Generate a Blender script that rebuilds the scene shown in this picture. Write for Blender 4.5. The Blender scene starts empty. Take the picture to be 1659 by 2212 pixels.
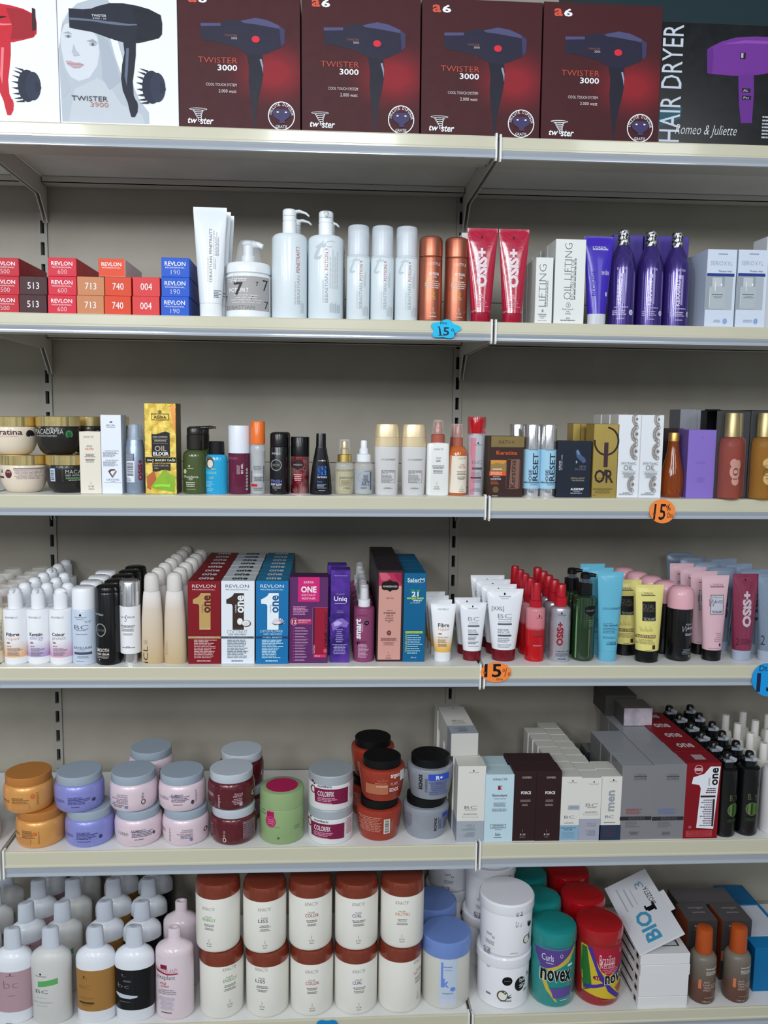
import bpy, bmesh, math, random
from mathutils import Vector, Matrix
from mathutils.geometry import tessellate_polygon
random.seed(7)
SC = bpy.context.scene
COL = SC.collection

# ------------------------------------------------------------------ camera
F_PX = 1800.4
CAM = Vector((0.6738, -1.6941, 0.0919)); YAW, PITCH, ROLL = 0.0701, -0.1128, 0.0138
FW = Vector((math.sin(YAW)*math.cos(PITCH), math.cos(YAW)*math.cos(PITCH), math.sin(PITCH)))
R0 = Vector((math.cos(YAW), -math.sin(YAW), 0)); U0 = R0.cross(FW)
RT = R0*math.cos(ROLL) + U0*math.sin(ROLL); UP = -R0*math.sin(ROLL) + U0*math.cos(ROLL)
cd = bpy.data.cameras.new('camera'); cam = bpy.data.objects.new('camera', cd); COL.objects.link(cam)
cd.sensor_fit = 'HORIZONTAL'; cd.sensor_width = 36; cd.lens = F_PX/1659*36; cd.clip_start = .01
cam.matrix_world = Matrix.Translation(CAM) @ Matrix((RT, UP, -FW)).transposed().to_4x4()
SC.camera = cam

# ------------------------------------------------------------------ world, lamps, exposure
SC.view_settings.view_transform = 'Standard'; SC.view_settings.look = 'None'
SC.view_settings.gamma = 1; SC.view_settings.use_curve_mapping = False
SC.view_settings.exposure = 0.05
wd = bpy.data.worlds.new('banded_surround'); SC.world = wd; wd.use_nodes = True
bg = wd.node_tree.nodes['Background']; bg.inputs[1].default_value = .40
wn, wl = wd.node_tree.nodes, wd.node_tree.links      # made-up surround: upright noise bands, added so chrome reflects light and dark stripes
wtc = wn.new('ShaderNodeTexCoord'); wmp = wn.new('ShaderNodeMapping'); wmp.inputs['Scale'].default_value = (7, 7, .8); wno = wn.new('ShaderNodeTexNoise'); wno.inputs['Scale'].default_value = 1.6; wno.inputs['Detail'].default_value = 3
wcr = wn.new('ShaderNodeValToRGB'); wcr.color_ramp.elements[0].position = .42; wcr.color_ramp.elements[0].color = (.10, .11, .13, 1); wcr.color_ramp.elements[1].position = .60; wcr.color_ramp.elements[1].color = (1.3, 1.42, 1.5, 1)
wl.new(wtc.outputs['Generated'], wmp.inputs[0]); wl.new(wmp.outputs[0], wno.inputs['Vector']); wl.new(wno.outputs['Fac'], wcr.inputs[0]); wl.new(wcr.outputs[0], bg.inputs[0])
def lamp(x, y, z, sx, sy, e, c=(.93, .97, 1), rx=0, ry=0):
    l = bpy.data.lights.new('ceiling_panel_light', 'AREA'); l.shape = 'RECTANGLE'; l.size = sx; l.size_y = sy
    l.energy = e; l.color = c; o = bpy.data.objects.new('ceiling_panel_light', l); COL.objects.link(o)
    o.location = (x, y, z); o.rotation_euler = (rx, ry, 0)
for (lx, ly, e) in [(-2.3,-2.6,30),(-0.8,-2.6,50),(0.7,-2.6,42),(2.2,-2.6,14),(-2.3,-4.4,40),(-0.8,-4.4,60),(0.7,-4.4,36),(2.2,-4.4,14)]:
    lamp(lx, ly, 1.22, .6, .6, e*.5, rx=math.radians(70))

# ------------------------------------------------------------------ materials
def lin(c):
    return tuple(((v/255)/12.92 if v/255 <= .04045 else ((v/255+.055)/1.055)**2.4) for v in c)
MC = {}
def M(c, r=.45, m=0, a=1, t=0, coat=0, ior=1.45, bump=0, bs=900):
    if not isinstance(c, tuple): return c
    key = (c, r, m, a, t, coat, ior, bump)
    if key in MC: return MC[key]
    mt = bpy.data.materials.new('surface'); mt.use_nodes = True; N = mt.node_tree.nodes; L = mt.node_tree.links
    p = N['Principled BSDF']; p.inputs['Base Color'].default_value = (*lin(c), 1)
    p.inputs['Metallic'].default_value = m; p.inputs['Alpha'].default_value = a
    p.inputs['Transmission Weight'].default_value = t; p.inputs['IOR'].default_value = ior
    p.inputs['Coat Weight'].default_value = coat; p.inputs['Coat Roughness'].default_value = .08
    p.inputs['Specular IOR Level'].default_value = .5 if (r < .3 or t) else .3
    tc = N.new('ShaderNodeTexCoord'); no = N.new('ShaderNodeTexNoise'); no.inputs['Scale'].default_value = 60
    L.new(tc.outputs['Object'], no.inputs['Vector'])
    mr = N.new('ShaderNodeMapRange'); mr.inputs['To Min'].default_value = max(.02, r-.05); mr.inputs['To Max'].default_value = r+.05
    L.new(no.outputs['Fac'], mr.inputs['Value']); L.new(mr.outputs['Result'], p.inputs['Roughness'])
    if bump:
        n2 = N.new('ShaderNodeTexNoise'); n2.inputs['Scale'].default_value = bs; L.new(tc.outputs['Object'], n2.inputs['Vector'])
        b = N.new('ShaderNodeBump'); b.inputs['Strength'].default_value = bump; b.inputs['Distance'].default_value = .002
        L.new(n2.outputs['Fac'], b.inputs['Height']); L.new(b.outputs['Normal'], p.inputs['Normal'])
    MC[key] = mt; return mt
def GR(stops, H, r=.4, t=0, a=1):
    """printed vertical colour blend: stops (fraction of height, colour)"""
    mt = M((128, 128, 128), r=r, t=t, a=a).copy(); N = mt.node_tree.nodes; L = mt.node_tree.links; p = N['Principled BSDF']
    tc = N.new('ShaderNodeTexCoord'); s = N.new('ShaderNodeSeparateXYZ'); L.new(tc.outputs['Object'], s.inputs[0])
    d = N.new('ShaderNodeMath'); d.operation = 'DIVIDE'; d.inputs[1].default_value = H; L.new(s.outputs['Z'], d.inputs[0])
    cr = N.new('ShaderNodeValToRGB'); L.new(d.outputs[0], cr.inputs[0]); el = cr.color_ramp.elements
    while len(el) < len(stops): el.new(.5)
    for e, (f, c) in zip(el, stops): e.position = f; e.color = (*lin(c), 1)
    L.new(cr.outputs[0], p.inputs['Base Color']); return mt
def NOISY(c1, c2, scale, r=.4, m=0, lo=.4, hi=.6, bump=0):
    mt = M(c1, r=r, m=m, bump=bump).copy(); N = mt.node_tree.nodes; L = mt.node_tree.links; p = N['Principled BSDF']
    tc = N.new('ShaderNodeTexCoord'); no = N.new('ShaderNodeTexNoise'); no.inputs['Scale'].default_value = scale; no.inputs['Detail'].default_value = 4
    L.new(tc.outputs['Object'], no.inputs['Vector']); cr = N.new('ShaderNodeValToRGB'); L.new(no.outputs['Fac'], cr.inputs[0])
    e = cr.color_ramp.elements; e[0].position = lo; e[0].color = (*lin(c1), 1); e[1].position = hi; e[1].color = (*lin(c2), 1)
    L.new(cr.outputs[0], p.inputs['Base Color']); return mt
def GLOW(c1, c2, cx, cz, rad, r=.35):
    """printed round colour blend on a box front, centre (cx, cz) metres"""
    mt = M(c1, r=.55).copy(); N = mt.node_tree.nodes; L = mt.node_tree.links; p = N['Principled BSDF']
    tc = N.new('ShaderNodeTexCoord'); mp = N.new('ShaderNodeMapping'); mp.vector_type = 'TEXTURE'
    mp.inputs['Location'].default_value = (cx, 0, cz); mp.inputs['Scale'].default_value = (rad, 9, rad*.75)
    L.new(tc.outputs['Object'], mp.inputs[0]); g = N.new('ShaderNodeTexGradient'); g.gradient_type = 'QUADRATIC_SPHERE'; L.new(mp.outputs[0], g.inputs[0])
    cr = N.new('ShaderNodeValToRGB'); L.new(g.outputs['Fac'], cr.inputs[0]); e = cr.color_ramp.elements
    e[0].color = (*lin(c1), 1); e[1].position = .6; e[1].color = (*lin(c2), 1); L.new(cr.outputs[0], p.inputs['Base Color']); return mt
BK = (12, 12, 15); WH = (238, 240, 244); GY = (120, 122, 128)
CHROME = (225, 225, 228); GOLD = (214, 178, 96)
def metal(c, r=.16): return M(c, r=r+.06, m=.85)
def plastic(c, r=.3): return M(c, r=r, coat=.25)

# ------------------------------------------------------------------ pixel geometry
def ray(u, v): return RT*((u-829.5)/F_PX) - UP*((v-1106)/F_PX) + FW
def at_y(u, v, y): d = ray(u, v); return CAM + d*((y-CAM.y)/d.y)
def at_z(u, v, z): d = ray(u, v); return CAM + d*((z-CAM.z)/d.z)
SZ = [.6386, .2848, -.0691, -.4201, -.8160, -1.2148]
SR = [-.0018, -.0003, -.0024, .0012, .0018, -.0049]
SL = [.0061, .0020, .0019, -.0057, -.0059, -.0030]
SH = [.0416, .0382, .0421, .0446, .0552, .0443]
JX = [.0075, .0083, .0056, .0049, .0063, .0004]
DP = .3924
def Z(k, x): return SZ[k] + SL[k]*x + (SR[k] if x > 1 else 0)
CR = dict(A=(0,0,2.0), B=(830,0,2.001), C=(0,420,2.9625), D=(560,420,2.9625), E=(1100,460,2.968), F=(0,860,4.1475),
 G=(390,860,3.858), H=(800,860,3.858), I=(1220,860,3.779), J=(0,1180,3.95), K=(400,1170,3.95), L=(800,1160,3.770),
 M=(1210,1190,3.695), N=(0,1560,3.687), O=(430,1560,2.9105), P=(940,1500,4.608), Q=(1230,1480,3.867), R=(0,1860,3.858),
 S=(400,1860,3.130), T=(900,1860,3.6065), U=(1250,1860,4.056), X=(0,0,1.0))
YDEF = [.008, .010, .018, .02, .02, .02]

# ------------------------------------------------------------------ object helpers
def tag(o, label=None, cat=None, group=None, kind=None):
    if label: o['label'] = label
    if cat: o['category'] = cat
    if group: o['group'] = group
    if kind: o['kind'] = kind
    return o
def empty(name, loc, label, cat, group=None, rz=0):
    o = bpy.data.objects.new(name, None); COL.objects.link(o); o.location = loc; o.rotation_euler = (0, 0, rz)
    o.empty_display_size = .01
    return tag(o, label, cat, group)
def mobj(name, verts, faces, mats, midx=None, parent=None, smooth=None):
    me = bpy.data.meshes.new(name); me.from_pydata(verts, [], faces)
    for m in (mats if isinstance(mats, list) else [mats]): me.materials.append(m)
    if midx: me.polygons.foreach_set('material_index', midx)
    if smooth is not None:
        me.polygons.foreach_set('use_smooth', [True]*len(faces)); me.set_sharp_from_angle(angle=math.radians(smooth))
    me.update(); o = bpy.data.objects.new(name, me); COL.objects.link(o)
    if parent: o.parent = parent
    return o
def copy_tree(o, parent=None):
    c = o.copy(); COL.objects.link(c)
    if parent: c.parent = parent
    for ch in list(o.children): copy_tree(ch, c)
    return c
def boxvf(x0, x1, y0, y1, z0, z1):
    v = [(x0,y0,z0),(x1,y0,z0),(x1,y1,z0),(x0,y1,z0),(x0,y0,z1),(x1,y0,z1),(x1,y1,z1),(x0,y1,z1)]
    return v, [(0,1,5,4),(1,2,6,5),(2,3,7,6),(3,0,4,7),(4,5,6,7),(3,2,1,0)]   # front,right,back,left,top,bottom
def slab(name, x0, x1, y0, y1, z0, z1, mat, parent=None, bevel=0):
    v, f = boxvf(x0, x1, y0, y1, z0, z1)
    o = mobj(name, v, f, mat, None, parent)
    if bevel: dobevel(o.data, bevel)
    return o
def dobevel(me, w, seg=2):
    bm = bmesh.new(); bm.from_mesh(me)
    bmesh.ops.bevel(bm, geom=bm.edges[:], offset=w, segments=seg, affect='EDGES', profile=.6, material=-1, clamp_overlap=True)
    bm.to_mesh(me); bm.free()
def multi(name, boxes, mat, parent=None):
    V, Fc = [], []
    for b in boxes:
        v, f = boxvf(*b); n = len(V); V += v; Fc += [tuple(i+n for i in q) for q in f]
    return mobj(name, V, Fc, mat, None, parent)
def prism(name, poly, y0, y1, mat, parent=None, axis='y'):
    """polygon (a,b) extruded; axis y: (x,z) outline, axis x: (y,z) outline"""
    n = len(poly)
    P = (lambda a, b, c: (a, c, b)) if axis == 'y' else (lambda a, b, c: (c, a, b))
    v = [P(a, b, y0) for a, b in poly] + [P(a, b, y1) for a, b in poly]
    tri = tessellate_polygon([[Vector((a, b, 0)) for a, b in poly]])
    f = [tuple(t) for t in tri] + [tuple(i+n for i in reversed(t)) for t in tri] + [(i, (i+1) % n, (i+1) % n+n, i+n) for i in range(n)]
    o = mobj(name, v, f, mat, None, parent)
    bm = bmesh.new(); bm.from_mesh(o.data); bmesh.ops.recalc_face_normals(bm, faces=bm.faces[:]); bm.to_mesh(o.data); bm.free()
    return o
def lathe(name, pts, mat, parent=None, ky=1, n=2, seg=40, ox=0, oy=0, smooth=35, zf=None):
    """pts (z, r[, ky[, n]]) from bottom to top"""
    V, Fc = [], []
    for p in pts:
        k = p[2] if len(p) > 2 and p[2] is not None else ky; e = p[3] if len(p) > 3 else n
        for i in range(seg):
            a = 2*math.pi*i/seg; c, s = math.cos(a), math.sin(a)
            V.append((ox+p[1]*math.copysign(abs(c)**(2/e), c), oy+k*p[1]*math.copysign(abs(s)**(2/e), s), p[0] + (zf(c, s) if zf else 0)))
    for j in range(len(pts)-1):
        for i in range(seg):
            a, b = j*seg+i, j*seg+(i+1) % seg; Fc.append((a, b, b+seg, a+seg))
    Fc.append(tuple(range(seg-1, -1, -1))); Fc.append(tuple(range((len(pts)-1)*seg, len(pts)*seg)))
    return mobj(name, V, Fc, mat, None, parent, smooth)
def sweep(name, path, mat, parent=None, seg=12, flat=1):
    """tube through path points (x,y,z,r)"""
    V, Fc = [], []
    for i, p in enumerate(path):
        a = Vector(path[max(0, i-1)][:3]); b = Vector(path[min(len(path)-1, i+1)][:3]); d = (b-a).normalized()
        s = d.cross(Vector((0, 0, 1))); s = Vector((1, 0, 0)) if s.length < 1e-4 else s.normalized(); w = s.cross(d)
        for j in range(seg):
            t = 2*math.pi*j/seg; V.append(tuple(Vector(p[:3]) + s*math.cos(t)*p[3] + w*math.sin(t)*p[3]*flat))
    for i in range(len(path)-1):
        for j in range(seg):
            a, b = i*seg+j, i*seg+(j+1) % seg; Fc.append((a, b, b+seg, a+seg))
    Fc.append(tuple(range(seg-1, -1, -1))); Fc.append(tuple(range((len(path)-1)*seg, len(path)*seg)))
    return mobj(name, V, Fc, mat, None, parent, 50)

# ------------------------------------------------------------------ lettering and printed shapes
TC = {}
def glyphs(s, bold=0, shear=0):
    key = (s, bold, shear)
    if key in TC: return TC[key]
    cu = bpy.data.curves.new('lettering', 'FONT'); cu.body = s; cu.size = 1; cu.resolution_u = 2; cu.offset = bold; cu.shear = shear
    o = bpy.data.objects.new('lettering', cu); me = bpy.data.meshes.new_from_object(o)
    V = [(v.co.x, v.co.y) for v in me.vertices]; Fc = [tuple(p.vertices) for p in me.polygons]
    bpy.data.objects.remove(o); bpy.data.curves.remove(cu); bpy.data.meshes.remove(me)
    if V:
        x0 = min(v[0] for v in V); x1 = max(v[0] for v in V); y0 = min(v[1] for v in V); y1 = max(v[1] for v in V)
        V = [((a-x0)/max(1e-6, x1-x0), (b-y0)/max(1e-6, y1-y0)) for a, b in V]
    TC[key] = (V, Fc); return TC[key]
def t(s, x0, y0, x1, y1, c=BK, rot=0, bold=0, sh=0): return ('t', s, x0, y0, x1, y1, c, rot, bold, sh)
def r(x0, y0, x1, y1, c=BK): return ('p', [(x0, y0), (x1, y0), (x1, y1), (x0, y1)], c)
def p(pts, c=BK): return ('p', pts, c)
def e(cx, cy, rx, ry=None, c=BK): ry = ry or rx; return ('p', [(cx+rx*math.cos(a*math.pi/14), cy+ry*math.sin(a*math.pi/14)) for a in range(28)], c)
def o_(cx, cy, rx, ry, w, c=BK, a0=0, a1=360): return ('o', cx, cy, rx, ry, w, c, a0, a1)
def ro(x0, y0, x1, y1, w, c=BK): return ('q', [(x0,y0,x1,y0+w),(x0,y1-w,x1,y1),(x0,y0,x0+w,y1),(x1-w,y0,x1,y1)], c)
def l(x0, y0, x1, y1, n, c=BK, al='c'):
    """unreadable small print: rows of word-long dashes"""
    q = []; rnd = random.Random(int(x0*7+y0*13+n)); ph = (y1-y0)/n; W = x1-x0
    for i in range(n):
        w = W*rnd.uniform(.62, 1); a = x0+(W-w)/2 if al == 'c' else (x0 if al == 'l' else x1-w); b = a+w
        yy = y0+i*ph+ph*.22; cur = a
        while cur < b:
            ww = min(b-cur, W*rnd.uniform(.08, .26)); q.append((cur, yy, cur+ww, yy+ph*.5)); cur += ww+W*.025
    return ('q', q, c)
def v_(x0, y0, x1, y1, n, c=BK):
    """vertical small print columns"""
    q = []; rnd = random.Random(int(x0*5+y1)); pw = (x1-x0)/n; H = y1-y0
    for i in range(n):
        cur = y1; end = y0+H*rnd.uniform(0, .3)
        while cur > end:
            hh = min(cur-end, H*rnd.uniform(.06, .16)); q.append((x0+i*pw+pw*.2, cur-hh, x0+i*pw+pw*.7, cur)); cur -= hh+H*.02
    return ('q', q, c)
def bars(x0, y0, x1, y1, c=BK, vert=True):
    q = []; rnd = random.Random(3); cur = x0 if vert else y0; end = x1 if vert else y1; U = (end-cur)
    while cur < end:
        w = U*rnd.choice([.02, .03, .05])
        q.append((cur, y0, cur+w, y1) if vert else (x0, cur, x1, cur+w)); cur += w+U*rnd.choice([.02, .03, .04])
    return ('q', q, c)
def shape2d(s):
    k = s[0]
    if k == 't':
        _, txt, x0, y0, x1, y1, c, rot, bold, sh = s; V, Fc = glyphs(txt, bold, sh)
        if rot == 90: V = [(x0+(1-b)*(x1-x0), y1-a*(y1-y0)) for a, b in V]
        elif rot == -90: V = [(x0+b*(x1-x0), y0+a*(y1-y0)) for a, b in V]
        elif rot == 180: V = [(x1-a*(x1-x0), y0+b*(y1-y0)) for a, b in V]
        else: V = [(x0+a*(x1-x0), y1-b*(y1-y0)) for a, b in V]
        return V, Fc, c
    if k == 'p':
        pts = s[1]; tri = tessellate_polygon([[Vector((a, b, 0)) for a, b in pts]]); return list(pts), [tuple(q) for q in tri], s[2]
    if k == 'q':
        V, Fc = [], []
        for (x0, y0, x1, y1) in s[1]:
            n = len(V); V += [(x0, y0), (x1, y0), (x1, y1), (x0, y1)]; Fc.append((n, n+1, n+2, n+3))
        return V, Fc, s[2]
    if k == 'o':
        _, cx, cy, rx, ry, w, c, a0, a1 = s; N_ = max(6, int((a1-a0)/9)); V, Fc = [], []
        for i in range(N_+1):
            a = math.radians(a0+(a1-a0)*i/N_); V += [(cx+rx*math.cos(a), cy+ry*math.sin(a)), (cx+(rx-w)*math.cos(a), cy+(ry-w)*math.sin(a))]
        for i in range(N_): Fc.append((2*i, 2*i+1, 2*i+3, 2*i+2))
        return V, Fc, c
def printing(parent, fr, shapes, W, H, yfun, curved, name='printing', xlim=None, xform=None):
    xl, yt, xr, yb = fr; V, Fc, mi, mats = [], [], [], []
    for li, s in enumerate(shapes):
        v2, f2, c = shape2d(s)
        if not f2: continue
        m = M(c, r=.5) if isinstance(c, tuple) else c
        if m not in mats: mats.append(m)
        P2 = [((a-(xl+xr)/2)/(xr-xl)*W, (yb-b)/(yb-yt)*H) for a, b in v2]
        if curved:
            bm = bmesh.new(); bv = [bm.verts.new((a, 0, b)) for a, b in P2]
            for q in f2:
                try: bm.faces.new([bv[i] for i in q])
                except ValueError: pass
            xs = [a for a, b in P2]; zs = [b for a, b in P2]; st = .0035
            x = math.floor(min(xs)/st)*st+st
            while x < max(xs):
                bmesh.ops.bisect_plane(bm, geom=bm.verts[:]+bm.edges[:]+bm.faces[:], plane_co=(x, 0, 0), plane_no=(1, 0, 0)); x += st
            if curved > 1:
                x = math.floor(min(zs)/.009)*.009+.009
                while x < max(zs):
                    bmesh.ops.bisect_plane(bm, geom=bm.verts[:]+bm.edges[:]+bm.faces[:], plane_co=(0, 0, x), plane_no=(0, 0, 1)); x += .009
            bm.verts.ensure_lookup_table(); bm.verts.index_update()
            P2 = [(q.co.x, q.co.z) for q in bm.verts]; f2 = [tuple(q.index for q in fc.verts) for fc in bm.faces]; bm.free()
        n = len(V); eps = .0003+.00006*li
        for a, b in P2:
            if xlim: a = max(-xlim, min(xlim, a))
            V.append((a, yfun(a, b)-eps, b))
        Fc += [tuple(i+n for i in q) for q in f2]; mi += [mats.index(m)]*len(f2)
    if not Fc: return None
    if xform: V = [xform(Vector(q)) for q in V]
    o = mobj(name, V, Fc, mats, mi, parent); return o
def place(crop, bb, k, y=None, axis=False, free=False):
    ox, oy, s = CR[crop]; xl, yt, xr, yb = bb
    u0, u1, vt, vb = ox+xl/s, ox+xr/s, oy+yt/s, oy+yb/s; uc, vm = (u0+u1)/2, (vt+vb)/2
    if y is None:
        if k >= 3:
            z = Z(k, at_z(uc, vb, SZ[k]).x); y = max(.003, at_z(uc, vb, z).y)
        else: y = YDEF[k]
    rr = 0
    for _ in range(3):
        a, b = at_y(u0, vm, y+(rr if axis else 0)), at_y(u1, vm, y+(rr if axis else 0)); rr = (b.x-a.x)/2
    xc = (a.x+b.x)/2; z = at_y(uc, vb, y).z if free else Z(k, xc); H = at_y(uc, vt, y+(rr if axis else 0)).z - z
    return xc, y, z, b.x-a.x, H
ORD = ['', 'second', 'third', 'fourth', 'fifth', 'sixth', 'seventh', 'eighth', 'ninth', 'tenth', 'eleventh', 'twelfth']
def column(root, n, dy, desc, group, dx=0, jit=.0012, keep=True, start=1, label_fn=None, dz=0):
    root['group'] = group; out = []; rnd = random.Random(len(desc))
    for i in range(start, n+1):
        c = copy_tree(root); c.location = root.location + Vector((dx*i+rnd.uniform(-jit, jit), dy*i, dz)); c.rotation_euler.z = root.rotation_euler.z+rnd.uniform(-.03, .03)
        c['label'] = label_fn(i) if label_fn else f'{desc}, {ORD[i]} from the front of its column'; out.append(c)
    return out
def carton(name, label, crop, bb, k, col, shapes=(), y=None, d=None, side=None, top=None, tops=(), cat='box', group=None, yaw=0, rough=.45, frame=None, dz=0, flaps=True, gap=.0006, rside=None, free=False):
    xc, y, z, W, H = place(crop, bb, k, y, False, free); W -= gap; d = d or W
    mf = M(col, r=rough) if isinstance(col, tuple) else col
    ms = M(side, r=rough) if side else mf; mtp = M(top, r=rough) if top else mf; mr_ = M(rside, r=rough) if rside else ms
    v, f = boxvf(-W/2, W/2, -d/2, d/2, 0, H)
    root = empty(name, (xc, y+d/2, z+dz), label, cat, group, yaw); root.rotation_euler.y = -math.atan(SL[k])
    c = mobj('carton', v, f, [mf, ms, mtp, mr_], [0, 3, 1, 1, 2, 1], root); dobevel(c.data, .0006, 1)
    if shapes: printing(root, frame or bb, shapes, W, H, lambda a, b: -d/2, 0)
    if tops: printing(root, (0, 0, 100, 100), tops, W, d, lambda a, b: 0, 0, 'top_printing', xform=lambda q: Vector((q.x, -d/2+q.z, H-q.y)))
    root['W'] = W; root['D'] = d; root['H'] = H
    return root
def bottle(name, label, crop, bb, k, parts, shapes=(), y=None, ky=1, n=2, cat='bottle', group=None, yaw=0, frame=None, surf=0, seg=40, axis=True, pyaw=0, dz=0, curved=1):
    """parts: (part name, [(z frac, r frac[, ky[, n]])...], material[, x offset frac])"""
    xc, y, z, W, H = place(crop, bb, k, y, axis); W -= .0006; R = W/2
    prof = [(q[0]*H, q[1]*R, (q[2] if len(q) > 2 and q[2] is not None else ky), (q[3] if len(q) > 3 else n)) for q in parts[surf][1]]
    root = empty(name, (xc, y+R*max(q[2]*q[1]/R for q in prof), z+dz), label, cat, group, yaw)
    for q in parts:
        lathe(q[0], [(a[0]*H, a[1]*R)+tuple(a[2:]) for a in q[1]], q[2] if not isinstance(q[2], tuple) else plastic(q[2]), root, ky, n, seg, ox=(q[3]*R if len(q) > 3 else 0))
    def yf(a, b):
        q = prof[0]
        for i in range(len(prof)-1):
            z0, z1 = prof[i][0], prof[i+1][0]
            if z0 <= b <= z1 and z1 > z0:
                w = (b-z0)/(z1-z0); rr, kk, nn = (prof[i][j]*(1-w)+prof[i+1][j]*w for j in (1, 2, 3))
                return -kk*rr*max(0, 1-min(.999, abs(a)/rr)**nn)**(1/nn)
        q = prof[-1] if b > prof[-1][0] else prof[0]; rr, kk, nn = q[1:]
        return -kk*rr*max(0, 1-min(.999, abs(a)/rr)**nn)**(1/nn)
    if shapes:
        o = printing(root, frame or bb, shapes, W, H, yf, curved, xlim=max(q[1] for q in prof)*.99)
        if pyaw and o: o.rotation_euler.z = pyaw
    root['W'] = W; root['H'] = H
    return root
# common profiles -------------------------------------------------
def bodyp(z1, r1=1, neck=.5, sh=.05, base=.03, z0=0, r0=1):
    """cylindrical body with rounded base and shoulder up to z1"""
    return [(z0, r0*.93), (z0+base*.25, r0*.985), (z0+base, r0), (z1-sh, r1), (z1-sh*.55, r1*.97), (z1-sh*.2, r1*.86), (z1, neck)]
def capp(z0, z1, rr, top=.94, rnd=.03):
    return [(z0, rr), (z1-rnd, rr), (z1-rnd*.4, rr*(.5+.5*top)), (z1, rr*top*.93)]
def tubep(zc, wb=.72, kyb=1.0, crimp=.955):
    """squeeze tube above its cap, widening and flattening to a crimped top"""
    out = []
    for i in range(9):
        f = i/8; z = zc+(crimp-zc)*f; rr = wb+(1-wb)*f**.9; k = kyb*(1-f)**.75*(wb/rr)+.03; out.append((z, rr, k))
    return out+[(crimp+.002, 1, .022), (1, 1, .02)]
def tube(name, label, crop, bb, k, col, capc, shapes=(), zc=.14, wb=.72, y=None, kyb=.8, group=None, yaw=0, band=None, frame=None, H=None, capn=2):
    body = col if not isinstance(col, tuple) else plastic(col, .32)
    return bottle(name, label, crop, bb, k, [('tube_body', tubep(zc, wb, kyb), body),
        ('cap', [(0, wb*.93, kyb), (.006, wb*.98, kyb), (zc*.97, wb*1.0, kyb), (zc, wb*.96, kyb)], plastic(capc, .3))] +
        ([('collar_band', [(zc, wb*1.01, kyb), (zc+.02, wb*1.02, kyb)], band)] if band else []),
        shapes, y=y, cat='tube', group=group, yaw=yaw, frame=frame, axis=False, curved=2)

# ------------------------------------------------------------------ setting
panel = NOISY((150, 145, 134), (157, 152, 141), 6, r=.5, bump=.03)
post_m = M((150, 147, 140), r=.5)
dark_m = M((14, 14, 16), r=.8)
pb = []
zb = [-1.55, -1.222, -.822, -.422, -.022, .378, .778, 1.3]
for x0, x1 in ((-1.2, -.0115), (.0115, .9885), (1.0115, 2.2)):
    for a, b in zip(zb[:-1], zb[1:]): pb.append((x0, x1, DP+.004, DP+.012, a+.0008, b-.0008))
w = multi('wall_back', pb, panel); tag(w, kind='structure')
w2 = slab('wall_rear', -3.2, 4.2, DP+.06, DP+.1, -1.55, 1.4, M((60, 58, 56), r=.8)); tag(w2, kind='structure')
fl = slab('floor', -3.2, 4.2, -6.2, DP+.1, -1.6, -1.55, NOISY((150, 146, 138), (168, 164, 156), 3, r=.3)); tag(fl, kind='structure')
# slotted uprights
for px, where in ((0, 'left'), (1, 'right')):
    bs = [(px-.011, px-.0045, DP, DP+.03, -1.55, 1.3), (px+.0045, px+.011, DP, DP+.03, -1.55, 1.3)]
    zz = .179-.05*34
    while zz < 1.3:
        if zz > -1.54: bs.append((px-.0045, px+.0045, DP, DP+.012, zz+.015, zz+.035))
        zz += .05
    up = empty('shelving_upright', (0, 0, 0), f'{where} slotted metal upright between the back panels', 'shelving upright')
    multi('post', bs, post_m, up); slab('slot_shade', px-.0044, px+.0044, DP+.02, DP+.029, -1.55, 1.3, dark_m, up)  # near-black strip behind the slots; their inner shade is put into its colour

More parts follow.
